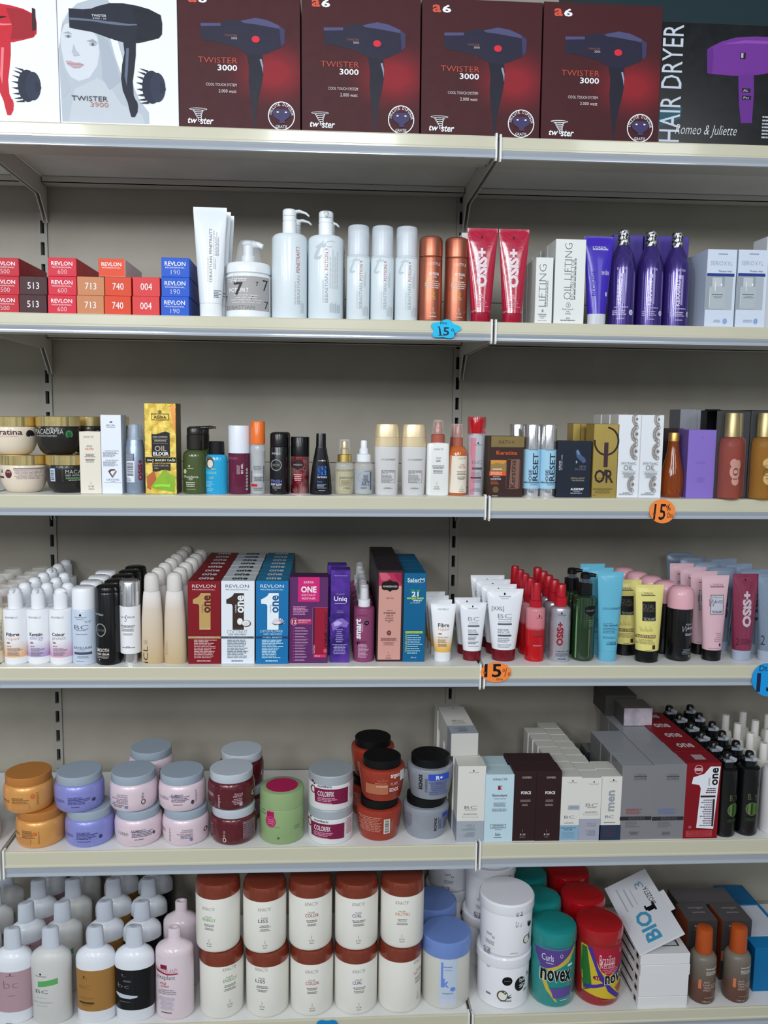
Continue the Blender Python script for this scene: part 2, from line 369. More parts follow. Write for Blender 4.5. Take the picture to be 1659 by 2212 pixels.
# ------------------------------------------------------------------ shelves
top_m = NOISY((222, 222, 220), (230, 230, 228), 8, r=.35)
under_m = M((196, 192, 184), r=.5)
rail_m = M((200, 196, 174), r=.22, coat=.6)
chan_m = M((168, 176, 186), r=.16, coat=.9)
clip_m = M((232, 232, 230), r=.3, coat=.4)
rows = ['topmost shelf board, under the hair dryer boxes', 'second shelf board from the top, under the hair colour boxes', 'third shelf board from the top, under the small serums',
        'fourth shelf board from the top, under the sprays and slim cartons', 'fifth shelf board from the top, under the stacked jars', 'lowest visible shelf board, under the large litre bottles and tubs']
for k in range(6):
    for si, (x0, x1, side) in enumerate(((-1, 0, 'left bay'), (0, 1, 'middle bay'), (1, 2, 'right bay'))):
        x0 += JX[k]; x1 += JX[k]; a, b = x0+.006, x1-.006; h = SH[k]; zz = SZ[k]+(SR[k] if si == 2 else 0)
        root = empty('shelf_board', (0, 0, zz), f'{rows[k]}, {side}', 'shelf', 'metal shelf boards'); root.rotation_euler.y = -math.atan(SL[k])
        slab('board', a, b, .001, DP-.003, -.003, -.0001, top_m, root)
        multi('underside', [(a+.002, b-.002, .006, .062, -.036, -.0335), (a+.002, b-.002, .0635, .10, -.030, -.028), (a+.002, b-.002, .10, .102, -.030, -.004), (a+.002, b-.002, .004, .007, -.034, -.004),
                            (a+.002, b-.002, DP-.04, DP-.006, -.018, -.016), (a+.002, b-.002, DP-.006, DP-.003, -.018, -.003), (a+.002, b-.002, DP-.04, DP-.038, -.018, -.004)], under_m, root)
        fz = h*.56
        prism('price_rail', [(.004, -.0015), (0, 0), (-.003, -.0005), (-.004, -.003), (-.004, -fz+.002), (-.006, -fz), (-.006, -fz-.003), (.004, -fz-.003)], a, b, rail_m, root, 'x')
        prism('price_channel', [(.0035, -fz-.0031), (-.0055, -fz-.0031), (-.0045, -fz-.006), (-.001, -h+.006), (-.0012, -h+.0035), (-.004, -h+.002), (-.004, -h), (.0035, -h)], a+.0002, b-.0002, chan_m, root, 'x')
        for cx, s in ((x0+.0045, 1), (x1-.0045, -1)):
            ol = [(.004, -.0035), (.004, -h), (.03, -h-.002), (DP-.05, -h-.004), (DP-.028, -.068), (DP-.012, -.085), (DP-.001, -.10), (DP-.001, -.0035)]
            prism('bracket', ol, cx-.0012, cx+.0012, under_m, root, 'x')
            prism('end_clip', [(-.0085, .003), (-.0065, .0045), (.006, .0045), (.006, -h-.004), (-.005, -h-.006), (-.0085, -h-.001)], cx-.0018-.0003*s, cx+.0018-.0003*s, clip_m, root, 'x')

# ================================================================== ROW 1: hair dryer boxes
ORG = (206, 84, 62)
def dryer_front(dx, dy, sc=1.0):
    q = lambda pts: [(a+dx, b+dy) for a, b in pts]
    B_ = (32, 30, 54); B2 = (24, 24, 42); HL = (76, 76, 116)
    T_ = lambda s, x0, y0, x1, y1, c, rot=0, bold=0, sh=0: t(s, x0+dx, y0+dy, x1+dx, y1+dy, c, rot, bold, sh)
    out = [p(q([(450,255),(518,262),(521,300),(522,340),(512,400),(500,450),(491,500),(487,578),(482,578),(475,520),(465,450),(458,380),(460,320)]), B2),
     p(q([(258,143),(340,140),(380,125),(430,125),(490,112),(540,120),(590,140),(615,158),(614,215),(590,235),(540,258),(510,268),(450,262),(400,235),(320,218),(260,212)]), B_),
     p(q([(425,128),(490,113),(540,121),(590,141),(614,158),(560,150),(490,140),(440,136)]), HL),
     p(q([(258,143),(342,140),(342,152),(258,156)]), (76,76,118)), p(q([(590,141),(614,158),(613,214),(598,229)]), (56,54,92)),
     p(q([(506,285),(514,282),(521,310),(520,345),(516,320)]), (150,150,170)),
     e(490+dx, 202+dy, 17, 14, (214, 40, 58)),
     T_('TWISTER', 358, 186, 411, 194, (150,90,60)), T_('3000', 386, 197, 411, 206, (190,190,200)),
     T_('a', 206, 27, 243, 60, ORG, 0, .03), T_('6', 248, 27, 286, 60, WH, 0, .03),
     T_('TWISTER', 245, 283, 411, 307, ORG, 0, -.012), T_('3000', 327, 313, 410, 338, WH, 0, .015),
     T_('COOL TOUCH SYSTEM', 277, 391, 407, 403, (215,205,205)), T_('2.000 watt', 330, 416, 406, 430, (215,205,205)),
     T_('tw', 197, 540, 238, 563, WH, 0, .02, .25), T_('ster', 250, 540, 307, 566, WH, 0, .02, .25)]
    for i, (a, b, w) in enumerate([(242, 503, 38), (242, 511, 22), (243, 519, 18), (244, 527, 14), (246, 535, 11), (249, 543, 8), (247, 551, 6)]):
        out.append(o_(a+dx, b+dy, w, 5.5, 2.5, WH))
    out += [o_(598+dx, 521+dy, 58, 61, 4, WH), p(q([(560,505),(575,492),(620,492),(638,505),(632,525),(612,540),(612,552),(590,552),(588,540),(565,525)]), (62, 54, 96)),
        e(582+dx, 505+dy, 5, 3, WH), e(617+dx, 505+dy, 5, 3, WH), T_('GRATIS', 573, 561, 622, 573, WH)]
    return out
def arc_text(parent, s, cx, cy, rx, ry, size, a0, a1, fr, W, H, D):
    sh = []
    for i, ch in enumerate(s):
        if ch == ' ': continue
        an = math.radians(a0+(a1-a0)*i/(len(s)-1)); V, Fc = glyphs(ch); px, py = cx+rx*math.cos(an), cy-ry*math.sin(an); ro_ = math.pi/2-an
        w = size*.62 if ch != 'I' else size*.15
        pts = [((a-.5)*w, (b-.5)*size) for a, b in V]
        pts = [(px+a*math.cos(ro_)+b*math.sin(ro_), py+a*math.sin(ro_)-b*math.cos(ro_)) for a, b in pts]
        sh.append(pts and (pts, Fc))
    V, F2 = [], []
    xl, yt, xr, yb = fr
    for pts, Fc in sh:
        n = len(V); V += [((a-(xl+xr)/2)/(xr-xl)*W, -D/2-.0012, (yb-b)/(yb-yt)*H) for a, b in pts]; F2 += [tuple(i+n for i in q) for q in Fc]
    return mobj('badge_lettering', V, F2, M(WH, r=.5), None, parent)
dr = [('X', (386,-22,650,272), 'maroon hair dryer box directly right of the white portrait box'),
      ('X', (652,-12,909,286), 'maroon hair dryer box second from left among the four'),
      ('X', (911,0,1170,294), 'maroon hair dryer box above the joint between shelf boards'),
      ('X', (1172,8,1428,303), 'rightmost maroon hair dryer box, touching the black box')]
first = None
for i, (cr, bb, lb) in enumerate(dr):
    u0, v0, u1, v1 = bb; fr = (162, 0, 680, 584)     # frame in crop B of the third box
    xc, yy, zz, W, H = place('X', bb, 0)
    mf = GLOW((66, 20, 27), (140, 26, 38), W*.28, H*.42, .105) if first is None else first
    first = mf
    b = carton('hair_dryer_box', lb, 'X', bb, 0, mf, dryer_front(0, 0), d=.11, side=(46, 16, 21), top=(48, 18, 23), frame=fr, group='maroon hair dryer boxes')
    arc_text(b, 'INCLUYE DIFUSOR', 598, 521, 49, 50, 13, 172, 8, fr, b['W'], b['H'], .11)
WB = (232, 236, 242); DK = (30, 38, 58)
def white_dryer(dx, body, hl, face):
    q = lambda pts: [(a+dx, b) for a, b in pts]
    out = []
    if face:
        HR, SK, SH_, FE = (178, 187, 198), (206, 212, 220), (176, 184, 195), (90, 98, 110)
        out += [p([(262,520),(258,330),(256,220),(268,120),(300,60),(340,20),(400,0),(470,-5),(520,60),(545,160),(560,260),(575,360),(600,420),(640,470),(640,520)], HR),
            p([(300,470),(320,380),(420,330),(470,360),(520,440),(610,480),(620,520),(290,520)], (190,197,206)),
            p([(268,210),(262,160),(285,110),(330,90),(390,110),(425,160),(432,220),(420,280),(385,330),(340,346),(305,330),(282,290)], SK),
            p([(425,140),(470,170),(500,260),(520,340),(470,380),(440,330),(438,240)], (166,175,187)), p([(262,240),(274,300),(300,380),(270,420),(258,330)], SH_),
            p([(275,146),(300,138),(318,150),(300,147)], (150,158,170)), p([(376,176),(405,166),(428,184),(402,180)], (150,158,170)),
            e(299, 158, 15, 7, (168,176,188)), e(300, 159, 6, 5, FE), e(404, 188, 16, 8, (168,176,188)), e(404, 189, 6, 6, FE),
            p([(322,190),(312,225),(325,240),(348,238),(340,225),(330,215)], SH_), e(326, 238, 9, 3, (176,184,196)),
            p([(284,262),(305,262),(322,268),(345,268),(364,276),(345,290),(318,292),(298,280)], (188,160,166)), r(290,274,360,276,(140,120,128)),
            p([(440,60),(470,120),(500,240),(530,330),(560,400),(575,400),(545,300),(520,200),(490,90)], (228,232,238)),
            p([(300,40),(280,90),(270,140),(262,200),(256,220),(266,120)], (226,230,236))]
    out += [p(q([(535,170),(590,170),(588,230),(580,290),(572,340),(575,400),(592,440),(590,470),(578,492),(562,492),(556,470),(548,430),(528,380),(522,330),(528,270),(540,220)]), body),
      p(q([(305,42),(365,44),(400,40),(430,28),(480,14),(540,12),(600,20),(650,32),(700,55),(706,90),(704,135),(690,152),(640,166),(600,176),(545,176),(500,168),(440,148),(400,136),(340,128),(306,122)]), body),
      p(q([(308,80),(400,84),(500,92),(560,98),(640,96),(560,106),(480,102),(400,92),(308,90)]), hl), p(q([(548,200),(560,200),(552,300),(546,360),(538,320)]), hl),
      p(q([(575,30),(640,34),(696,58),(700,120),(690,148),(640,160),(590,165),(600,110)]), tuple(int(a*.8) for a in body)),
      ('o', 582+dx, 445, 10, 25, 4, body, 0, 360),
      e(655+dx, 362, 42, 70, DK), e(680+dx, 362, 34, 62, (40,48,70)), p(q([(690,340),(712,350),(716,370),(706,386),(690,390)]), DK)]
    for i in range(8):
        a = math.radians(110+i*20); out.append(p(q([(655+42*math.cos(a), 362-70*math.sin(a)-5), (655+42*math.cos(a), 362-70*math.sin(a)+5), (622+22*math.cos(a)-14, 358-80*math.sin(a))]), DK))
    return out
carton('hair_dryer_box', 'white hair dryer box with a grey woman portrait and black dryer', 'X', (127,-32,385,266), 0, WB,
   white_dryer(0, (26,32,48), (96,106,128), True)+[t('TWISTER',306,409,462,430,(60,62,70)), t('3900',386,434,464,454,(196,140,128)), t('TWISTER',403,64,466,74,WH), t('3900 - a6',408,77,466,84,(200,204,212))], d=.11, frame=(255,-64,770,532))
carton('hair_dryer_box', 'white hair dryer box with a red dryer at left edge', 'X', (-132,-34,126,262), 0, WB,
   white_dryer(-540, (196, 30, 48), (235,120,130), False)+[p([(-5,70),(0,66),(38,68),(0,78)], (16,11,16)), p([(148,26),(162,32),(162,118),(146,124)], (50,24,34))], d=.11, frame=(-264,-68,253,524))
bx = carton('hair_dryer_box', 'black hair dryer box with a purple dryer at right edge', 'X', (1425,52,1740,326), 0, (8,12,16),
   [p([(1192,480),(1285,470),(1280,520),(1262,530),(1192,560)], (44,84,98)), t('HAIR DRYER',1192,112,1278,624,(196,204,216),90,.0), t('Romeo & Juliette',1260,545,1525,602,(214,216,224),0,-.01,.35),
    p([(1380,215),(1400,200),(1440,178),(1500,158),(1580,150),(1660,150),(1740,165),(1770,210),(1760,260),(1700,295),(1600,318),(1500,325),(1430,322),(1385,318)], (110,48,146)),
    p([(1380,215),(1405,205),(1410,250),(1405,318),(1385,318)], (96,40,130)), p([(1518,322),(1585,312),(1590,400),(1588,530),(1540,532),(1528,450)], (102,44,138)),
    p([(1440,190),(1540,168),(1660,168),(1660,180),(1540,182)], (136,74,170)), r(1522,222,1546,250,(30,16,44)), r(1526,224,1536,246,(170,170,180)), r(1538,378,1574,396,(30,16,44)), r(1540,410,1578,428,(30,16,44)),
    t('AL',1542,382,1566,393,(190,190,200)), t('Pst',1546,414,1570,425,(190,190,200)), l(1632,495,1700,600,7,(180,184,192),'l')], d=.12, side=(52,88,104), top=(8,13,16), frame=(1186,100,1810,634), rough=.25)

carton('storage_carton', 'large dark teal carton standing behind the black hair dryer box', 'X', (1236,-60,1760,330), 0, (22,46,52), y=.15, d=.12, side=(18,38,44))

# ================================================================== ROW 2 (second shelf)
RD, BRN, TAN, OR_, CO, BL = (190,24,46), (62,24,30), (196,128,86), (214,66,32), (214,58,60), (20,84,196)
hc = []  # (col, texts, column box in crop C, dark top?)
def rev(fr, num): 
    xl, yt, xr, yb = fr; w = xr-xl; h = yb-yt
    return [t('REVLON', xl+w*.12, yt+h*.2, xl+w*.86, yt+h*.42, WH, 0, .012), t('PROFESSIONAL', xl+w*.14, yt+h*.48, xl+w*.84, yt+h*.55, WH)] + ([t(num, xl+w*.34, yt+h*.62, xl+w*.66, yt+h*.86, WH, 0, -.02)] if num else [])
def num(fr, s):
    xl, yt, xr, yb = fr; w = xr-xl; h = yb-yt
    return [t(s, xl+w*.29, yt+h*.32, xl+w*.71, yt+h*.68, WH)]
COLS = [('500', RD, -60, 122, 'deep red'), ('513', BRN, 122, 301, 'dark brown'), ('600', (208,30,56), 305, 489, 'crimson'), ('713', TAN, 491, 666, 'tan'), ('740', OR_, 668, 839, 'orange red'), ('004', CO, 846, 1022, 'coral'), ('190', BL, 1029, 1210, 'blue')]
rowsC = [(640, 755, 'bottom'), (524, 640, 'middle')]
for ci, (n_, c_, x0, x1, cn) in enumerate(COLS):
    base = None; sl = ci*2.4
    for ri, (ya, yb_, rn) in enumerate(rowsC):
        fr = (x0+ri, 640+sl, x1+ri, 753+sl)
        sh = rev(fr, n_) if n_ in ('500', '600', '190') else num(fr, n_)
        if base is None:
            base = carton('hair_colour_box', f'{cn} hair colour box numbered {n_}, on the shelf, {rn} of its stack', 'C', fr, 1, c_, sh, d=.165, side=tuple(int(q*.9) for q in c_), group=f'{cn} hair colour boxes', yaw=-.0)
        else:
            c2 = copy_tree(base); c2.location.z += base['H']+.0003; c2.location.x += .001; c2.location.y += .002
            c2['label'] = f'{cn} hair colour box numbered {n_}, lying on another {cn} box'
            if n_ in ('500', '600', '190'):
                c3 = copy_tree(base); c3.location.z += 2*base['H']+.0006; c3.location.x += .0015; c3.location.y += .003; c3['label'] = f'{cn} hair colour box numbered {n_}, topmost of its stack'; c2['label'] = f'{cn} hair colour box numbered {n_}, middle of its stack of three'
ob = [o_ for o_ in COL.objects if o_.get('label','').startswith('orange red hair colour box') and 'lying on' in o_.get('label','')][0]
oh = ob.location.z+[o_ for o_ in COL.objects if o_.get('label','').startswith('orange red hair colour box')][0]['H']+.0004
oc = carton('hair_colour_box', 'bright orange hair colour box without number, topmost beside white flap', 'C', (629,420,802,534), 1, (224,72,36), rev((629,420,802,534), None), d=.15, side=(226,222,214), group='orange red hair colour boxes', free=True, y=.012)
oc.location.z = oh

LG = (214, 222, 228)
tb = tube('squeeze_tube', 'tall white squeeze tube at the front of three', 'C', (1230,68,1448,772), 1, (226,232,238), (236,240,244),
  [t('SEBASTIAN.',1338,375,1356,552,(110,100,100),90), t('PENETRAITT',1336,205,1354,368,(110,100,100),90), v_(1362,205,1398,380,4,(150,152,158)), v_(1362,380,1378,465,2,(150,152,158)), v_(1324,380,1332,550,1,(180,182,186)), l(1366,598,1410,650,5,(110,112,118),'l')], zc=.125, wb=.68)
column(tb, 2, .034, 'tall white squeeze tube', 'tall white squeeze tubes', dx=.003)
# jar with pump in shrink wrap
jr = bottle('pump_jar', 'white jar with grey label and pump under clear film', 'C', (1442,295,1738,772), 1,
  [('jar_body', [(0,.95),(.02,1),(.10,1),(.52,1),(.545,.985),(.555,.93),(.56,.93)], (230,234,238)), ('lid', [(.56,.97),(.565,1),(.62,1),(.665,.98),(.69,.93),(.705,.7),(.71,.3)], (232,236,240)),
   ('pump_collar', [(.71,.29),(.80,.29),(.80,.22),(.93,.22),(.935,.26),(.97,.28),(.985,.22)], (226,230,234)),
   ('shrink_film', [(.70,.62),(.76,.56),(.85,.5),(.93,.46),(.985,.36),(1,.2)], M((235,240,245), r=.08, a=.22, bump=.6, bs=60))],
  [r(1446,528,1738,728,(166,164,164)), t('POTION 7',1478,598,1602,622,WH,0,.01), t('7',1508,565,1568,648,(50,48,50),0,.01), t('7',1612,640,1636,672,(40,38,40)), t('7',1648,560,1664,585,(40,38,40)), t('7',1690,545,1720,610,(50,48,50)), t('7',1700,670,1722,715,(50,48,50)), t('7',1448,640,1464,670,(60,58,60)),
   t('W',1482,508,1542,572,(220,222,226),0,-.02,.2), l(1480,634,1700,690,4,(196,196,198)), l(1460,540,1600,560,2,(216,216,218)), t('SEBASTIAN',1455,700,1640,722,(130,128,128))])
sweep('pump_spout', [(0,0,.945*jr['H'],.008),(.012,-.002,.95*jr['H'],.007),(.022,-.004,.94*jr['H'],.006),(.03,-.006,.915*jr['H'],.005)], plastic((226,230,234)), jr)
def pump_bottle(label, crop, bb, k, bodyc, capc, shapes, zb_, neck, zn, hx, **kw):
    b = bottle('pump_bottle', label, crop, bb, k, [('bottle_body', bodyp(zb_, 1, neck*.98, .05, .012), bodyc),
       ('pump_collar', [(zb_, neck), (zn, neck), (zn+.004, neck*.9), (zn+.01, neck*.98), (zn+.05, neck*.98), (zn+.052, neck*.9)], capc)] , shapes, **kw)
    H, R = b['H'], b['W']/2
    lathe('pump_head', [((zn+.054)*H, neck*.98*R), (.985*H, neck*.98*R), (.997*H, neck*.85*R), (H, neck*.5*R)], plastic(capc) if isinstance(capc, tuple) else capc, b)
    if hx: sweep('pump_spout', [(hx[0]*R*.3, 0, .975*H, .007), (hx[0]*R, hx[1]*R*.7, .985*H, .006), (hx[0]*R*1.7, hx[1]*R*1.3, .965*H, .0042), (hx[0]*R*2.0, hx[1]*R*1.6, .94*H, .0035)], plastic(capc) if isinstance(capc, tuple) else capc, b, flat=.55)
    return b
PW = (216, 226, 232)
b1 = pump_bottle('white pump bottle with spout pointing right and vertical red lettering', 'D', (80,98,308,786), 1, PW, (232,238,242),
  [t('PENETRAITT',242,342,262,502,(170,80,64),90), t('SEBASTIAN.',246,512,264,698,(166,170,176),90), v_(230,520,240,700,1,(190,192,196)), v_(268,670,292,750,3,(190,194,200))], .775, .40, .885, (.55, -.1))
c = copy_tree(b1); c.location += Vector((.006, .085, 0)); c.rotation_euler.z = -.25; c['label'] = 'white pump bottle hidden behind the tall spout-right pump bottle'; c['group'] = 'white pump bottles'; b1['group'] = 'white pump bottles'
b2 = pump_bottle('white pump bottle with grey script swirl, spout turned to the front', 'D', (312,112,540,790), 1, PW, (232,238,242),
  [t('POTION 9',420,358,440,488,(170,80,64),90), t('SEBASTIAN.',420,505,440,690,(150,156,162),90), t('t',350,310,430,425,(190,198,204),0,.01,.5), t('C',415,310,480,350,(190,198,204),0,-.01,.3), v_(448,345,508,600,4,(200,204,208)), v_(405,510,414,690,1,(190,192,196)), v_(450,685,520,748,6,(176,182,188))], .775, .42, .885, (0, -.45))
c = copy_tree(b2); c.location += Vector((.004, .085, 0)); c.rotation_euler.z = 1.15; c['label'] = 'white pump bottle behind the swirl-printed one, spout pointing right'; c['group'] = 'white pump bottles'; b2['group'] = 'white pump bottles'
fr_m = M((224,232,240), r=.25, a=.62)
for i, (x0, x1) in enumerate(((558,709), (713,861), (866,1018))):
    if i == 0:
        s0 = bottle('airless_bottle', 'white bottle with clear domed cap, left of three alike', 'D', (558,202,709,796), 1,
          [('bottle_body', [(0,.96),(.01,1),(.665,1),(.675,.97),(.68,.93)], PW), ('actuator', [(.68,.8),(.80,.78),(.84,.7),(.90,.6),(.93,.4),(.94,.1)], (236,240,244)), ('clear_cap', [(.682,.93),(.72,.94),(.97,.9),(.99,.86),(1,.7)], fr_m)],
          [t('POTION 9',640,430,658,552,(170,80,64),90), t('SEBASTIAN.',638,560,658,728,(160,166,172),90), t('t',575,405,640,505,(192,200,206),0,-.01,.5), v_(620,570,630,725,1,(196,198,202)), v_(664,490,684,590,2,(200,204,208)), v_(660,705,700,770,4,(190,196,200)), ro(560,397,706,406,2,(190,198,204))], group='white bottles with clear domed caps')
        first = s0; px0 = s0.location.x
    else:
        xc, yy, zz, W, H = place('D', (x0,202,x1,797), 1, None, True)
        s0 = copy_tree(first); s0.location.x = xc; s0['label'] = ['', 'white bottle with clear domed cap, middle of three alike', 'white bottle with clear domed cap, beside the copper cans'][i]
    c = copy_tree(s0); c.location.y += .056; c.location.x += .004; c['label'] = s0['label'].replace('white bottle', 'rear white bottle').replace(', ', ', behind the ', 1)
def can(name, label, crop, bb, k, col, capc, shapes, zc, capr=.97, **kw):
    return bottle(name, label, crop, bb, k, [('can_body', [(0,.94),(.008,.99),(.02,1),(zc-.025,1),(zc-.01,.97),(zc,.93)], col), ('cap', [(zc,capr),(.955,capr),(.985,capr*.93),(1,capr*.75)], capc)], shapes, **kw)
cop = metal((178,108,86), .32)
k1 = can('hair_spray_can', 'copper brown can, left of the two', 'D', (1020,276,1170,802), 1, cop, cop,
  [t('KINSTYLE',1068,440,1150,458,(230,214,208)), t('POTION',1078,502,1140,520,WH,0,.01), l(1085,525,1135,537,1,(210,190,180)), l(1042,550,1160,602,4,(210,190,180)), t('2',1094,620,1118,655,(206,176,60)), t('IN',1106,658,1120,668,(220,200,190)), r(1106,715,1108,742,(230,220,214)), t('K I N',1090,745,1120,757,(230,220,214)), l(1080,768,1130,778,1,(220,208,200))], .765, capr=1)
xc, yy, zz, W, H = place('D', (1184,280,1338,806), 1, None, True); c = copy_tree(k1); c.location.x = xc; c.location.y += .004; c['label'] = 'copper brown can next to the red tubes'; c['group'] = k1['group'] = 'copper brown cans'
carton('white_carton', 'tall plain white carton standing behind the left red tube', 'D', (1290,245,1370,800), 1, (208,208,206), y=.10, d=.05)
mag = M((176,22,58), r=.22, coat=.8, bump=.25, bs=120)
os1 = tube('squeeze_tube', 'glossy red squeeze tube directly above the shelf joint', 'D', (1334,205,1531,806), 1, mag, (160,18,50),
  [t('OSiS+',1394,332,1462,582,(226,214,220),90,.05), e(1428,262,7,9,(70,14,26)), l(1398,628,1440,655,2,(230,170,186),'l'), l(1398,665,1480,712,4,(206,120,140),'l')], zc=.105, wb=.64, band=metal((210,205,208), .3), group='red squeeze tubes')
xc, yy, zz, W, H = place('E', (-65,88,138,692), 1); c = copy_tree(os1); c.location.x = xc; c['label'] = 'glossy red squeeze tube beside the short white carton'

W2 = (226, 228, 226)
def lift(cr, bb, s1, s2, lbl, dpt, xtra, kk=1):
    return carton('slim_carton', lbl, cr, bb, kk, W2, xtra, d=dpt, side=(204,206,204), group='white slim cartons with vertical lettering')
ls = lift('E', (168,285,280,695), '', '', 'short white slim carton with vertical grey lettering', .036, [t('LIFTING',190,328,235,590,(90,92,96),90,-.02), v_(232,410,252,590,2,(130,132,138)), ro(212,608,224,624,1.2,(120,122,128)), t('1',215,610,221,622,(120,122,128)), l(190,632,244,645,1,(150,152,158)), t('CREAM',195,645,240,655,(120,122,128)), l(205,658,230,664,1,(150,152,158)), l(172,674,262,680,1,(150,152,158))])
column(ls, 3, .037, 'short white slim carton', 'short white slim cartons', jit=.0006)
lo = lift('E', (292,168,487,700), '', '', 'tall white slim carton with vertical grey lettering', .062, [t('OIL LIFTING',352,193,398,545,(70,72,76),90,-.02), t('RECONSTRUCTOR',394,292,418,545,(80,82,86),90,-.015), v_(416,280,432,545,1,(120,122,128)), o_(384,580,15,16,2,(90,92,96)), t('2',379,572,390,588,(90,92,96)), t('final touch',345,600,418,612,(120,122,128)), t('OIL',372,616,396,626,(90,92,96)), l(360,632,408,640,1,(120,122,128)), l(330,672,438,682,1,(110,112,118)), t('m',374,660,396,670,(90,92,96))])
column(lo, 3, .063, 'tall white slim carton', 'tall white slim cartons', jit=.0006)
VI = (66, 44, 168)
tube('squeeze_tube', 'violet squeeze tube with white cap', 'E', (488,140,679,703), 1, (62,40,176), (206,210,218),
  [t("L'OREAL",540,203,633,218,(214,214,232)), r(540,219,640,228,(180,180,214)), t('new ultime',598,350,648,386,(214,214,232)), t('BLONDE',537,360,560,520,(48,30,150),90), r(626,495,636,520,(214,214,232)), ], zc=.125, wb=.62)
pm = (78,64,150)
vb_ = carton('violet_carton', 'flat violet carton leaning behind the violet bottles, left', 'E', (660,140,850,700), 1, pm, y=.085, d=.03, side=(58,46,120), group='violet cartons behind the bottles')
xc, yy, zz, W, H = place('E', (858,148,1142,704), 1, .085); vb2 = carton('violet_carton', 'flat violet carton leaning behind the violet bottles, right', 'E', (858,148,1142,704), 1, pm, y=.085, d=.03, side=(58,46,120), group='violet cartons behind the bottles')
pur = M((58,40,120), r=.22, m=.35, coat=.7)
crk = NOISY((60,60,66), (236,236,238), 180, r=.15, m=1, lo=.45, hi=.55, bump=.5)
kp = None
for i, (bb, lb) in enumerate([((638,112,808,706), 'violet bottle with silver cap, beside the violet tube'), ((820,116,990,710), 'violet bottle with silver cap, middle of three'), ((1005,128,1155,716), 'violet bottle with silver cap, rightmost of three')]):
    dx = bb[0]-638; dy = [0, 0, 10][i]
    if kp is None:
        kp = bottle('shampoo_bottle', lb, 'E', bb, 1, [('bottle_body', [(0,.95),(.01,1),(.55,1),(.66,.93),(.75,.74),(.81,.54),(.838,.46),(.84,.40)], pur), ('cap', [(.84,.42),(.97,.42),(.99,.40),(1,.34)], crk)],
          [t('KATIVA',668,350,726,366,(196,190,220)), t('KERAPRO',672,420,696,578,(220,216,236),90,.01), r(682,388,698,410,(200,196,222)), r(699,388,712,572,(150,140,190)), l(650,590,752,600,1,(190,184,214)), l(652,612,740,645,3,(180,174,206),'l'), e(762,626,14,17,(206,210,224)), t('A',756,617,768,636,(50,40,100)), l(660,660,730,670,1,(190,184,214))], group='violet bottles with silver caps')
    else:
        xc, yy, zz, W, H = place('E', bb, 1, None, True); c = copy_tree(kp); c.location.x = xc; c.location.y += .004*i; c.rotation_euler.z = .16*i; c['label'] = lb
PB = (206, 216, 232)
for i, (bb, lb) in enumerate([((1262,233,1452,728), 'pale blue window carton, left of the pair'), ((1460,236,1652,732), 'pale blue window carton, right of the pair')]):
    dx = 0 if i == 0 else 198; q = lambda x: x+dx
    w_ = carton('window_carton', lb, 'E', bb, 1, PB, [r(q(1264),385,q(1440),405,(40,58,130)), r(q(1256),405,q(1432),618,(150,160,170)), r(q(1380),405,q(1432),618,(170,180,190)),
        r(q(1285),470,q(1385),612,(176,184,190)), r(q(1300),412,q(1362),470,(190,196,202)), r(q(1300),518,q(1372),523,(70,80,110)), l(q(1305),530,q(1375),545,2,(110,120,140)), r(q(1318),440,q(1322),500,(236,240,244)), e(q(1360),458,5,8,(245,248,250)), r(q(1285),480,q(1288),600,(220,226,232)),
        t('SERIOXYL',q(1283),308,q(1422),334,(150,166,196),0,-.02), l(q(1325),258,q(1396),268,1,(140,150,176)), t('Thicker Hair',q(1335),367,q(1424),377,(60,70,100)), e(q(1393),690,14,18,(150,176,214)), o_(q(1393),690,9,11,2,(80,110,170)), l(q(1310),680,q(1372),700,2,(170,180,200))],
        d=.11, side=(186,198,216), group='pale blue window cartons')
carton('white_carton', 'plain white carton at the far right edge of the second shelf', 'E', (1640,150,1760,735), 1, (214,218,224), y=.075, d=.06)

# ================================================================== ROW 3 (third shelf)
gold = metal((238,214,150), .10)
def jarlow(label, bb, body, shapes, dz=0, grp=None, lid=gold, crop='F', y=None, lidf=.74):
    return bottle('cosmetic_jar', label, crop, bb, 2, [('jar_body', [(0,.62),(.02,.70),(.12,.84),(.25,.93),(.42,.985),(.6,1),(.70,1),(.735,.97)], body), ('lid', [(lidf,1.0),(.985,1.0),(1,.97)], lid)], shapes, y=y, axis=False, dz=dz, group=grp, curved=2)
cream = (226,212,192); drk = (40,37,36)
ja = jarlow('cream jar with gold lid at left edge, on the shelf', (-70,512,352,846), cream, [e(69,676,34,38,(96,38,54)), t('NUTRI',50,652,90,668,(226,200,200)), r(120,624,345,634,(130,120,124)), l(122,628,342,722,9,(168,150,156)), r(-60,700,18,716,(60,30,40)), t('a',-20,640,8,668,(60,40,44))], y=.014)
jb = copy_tree(ja); jb.location.z += ja['H']+.0005; jb.location.x -= .0175; jb['label'] = 'cream jar with gold lid at left edge, upper one of the stack'; ja['group'] = jb['group'] = 'cream jars with gold lids'
for ch in list(jb.children):
    if ch.name.startswith('printing'): bpy.data.objects.remove(ch)
printing(jb, (-135,178,285,505), [t('Keratina',-75,286,212,334,(60,40,44),0,.012), t('TRATAMIENTO INTENSIVO',-70,342,182,356,(200,120,120)), r(-60,364,220,380,(70,34,44)), l(-60,386,140,396,1,(190,120,110)), e(258,330,22,38,(40,34,36))], ja['W'], ja['H'], lambda a, b: -math.sqrt(max(1e-6, (ja['W']/2)**2*min(1,(.84+b/ja['H']*.3))**2-a*a)), 2)
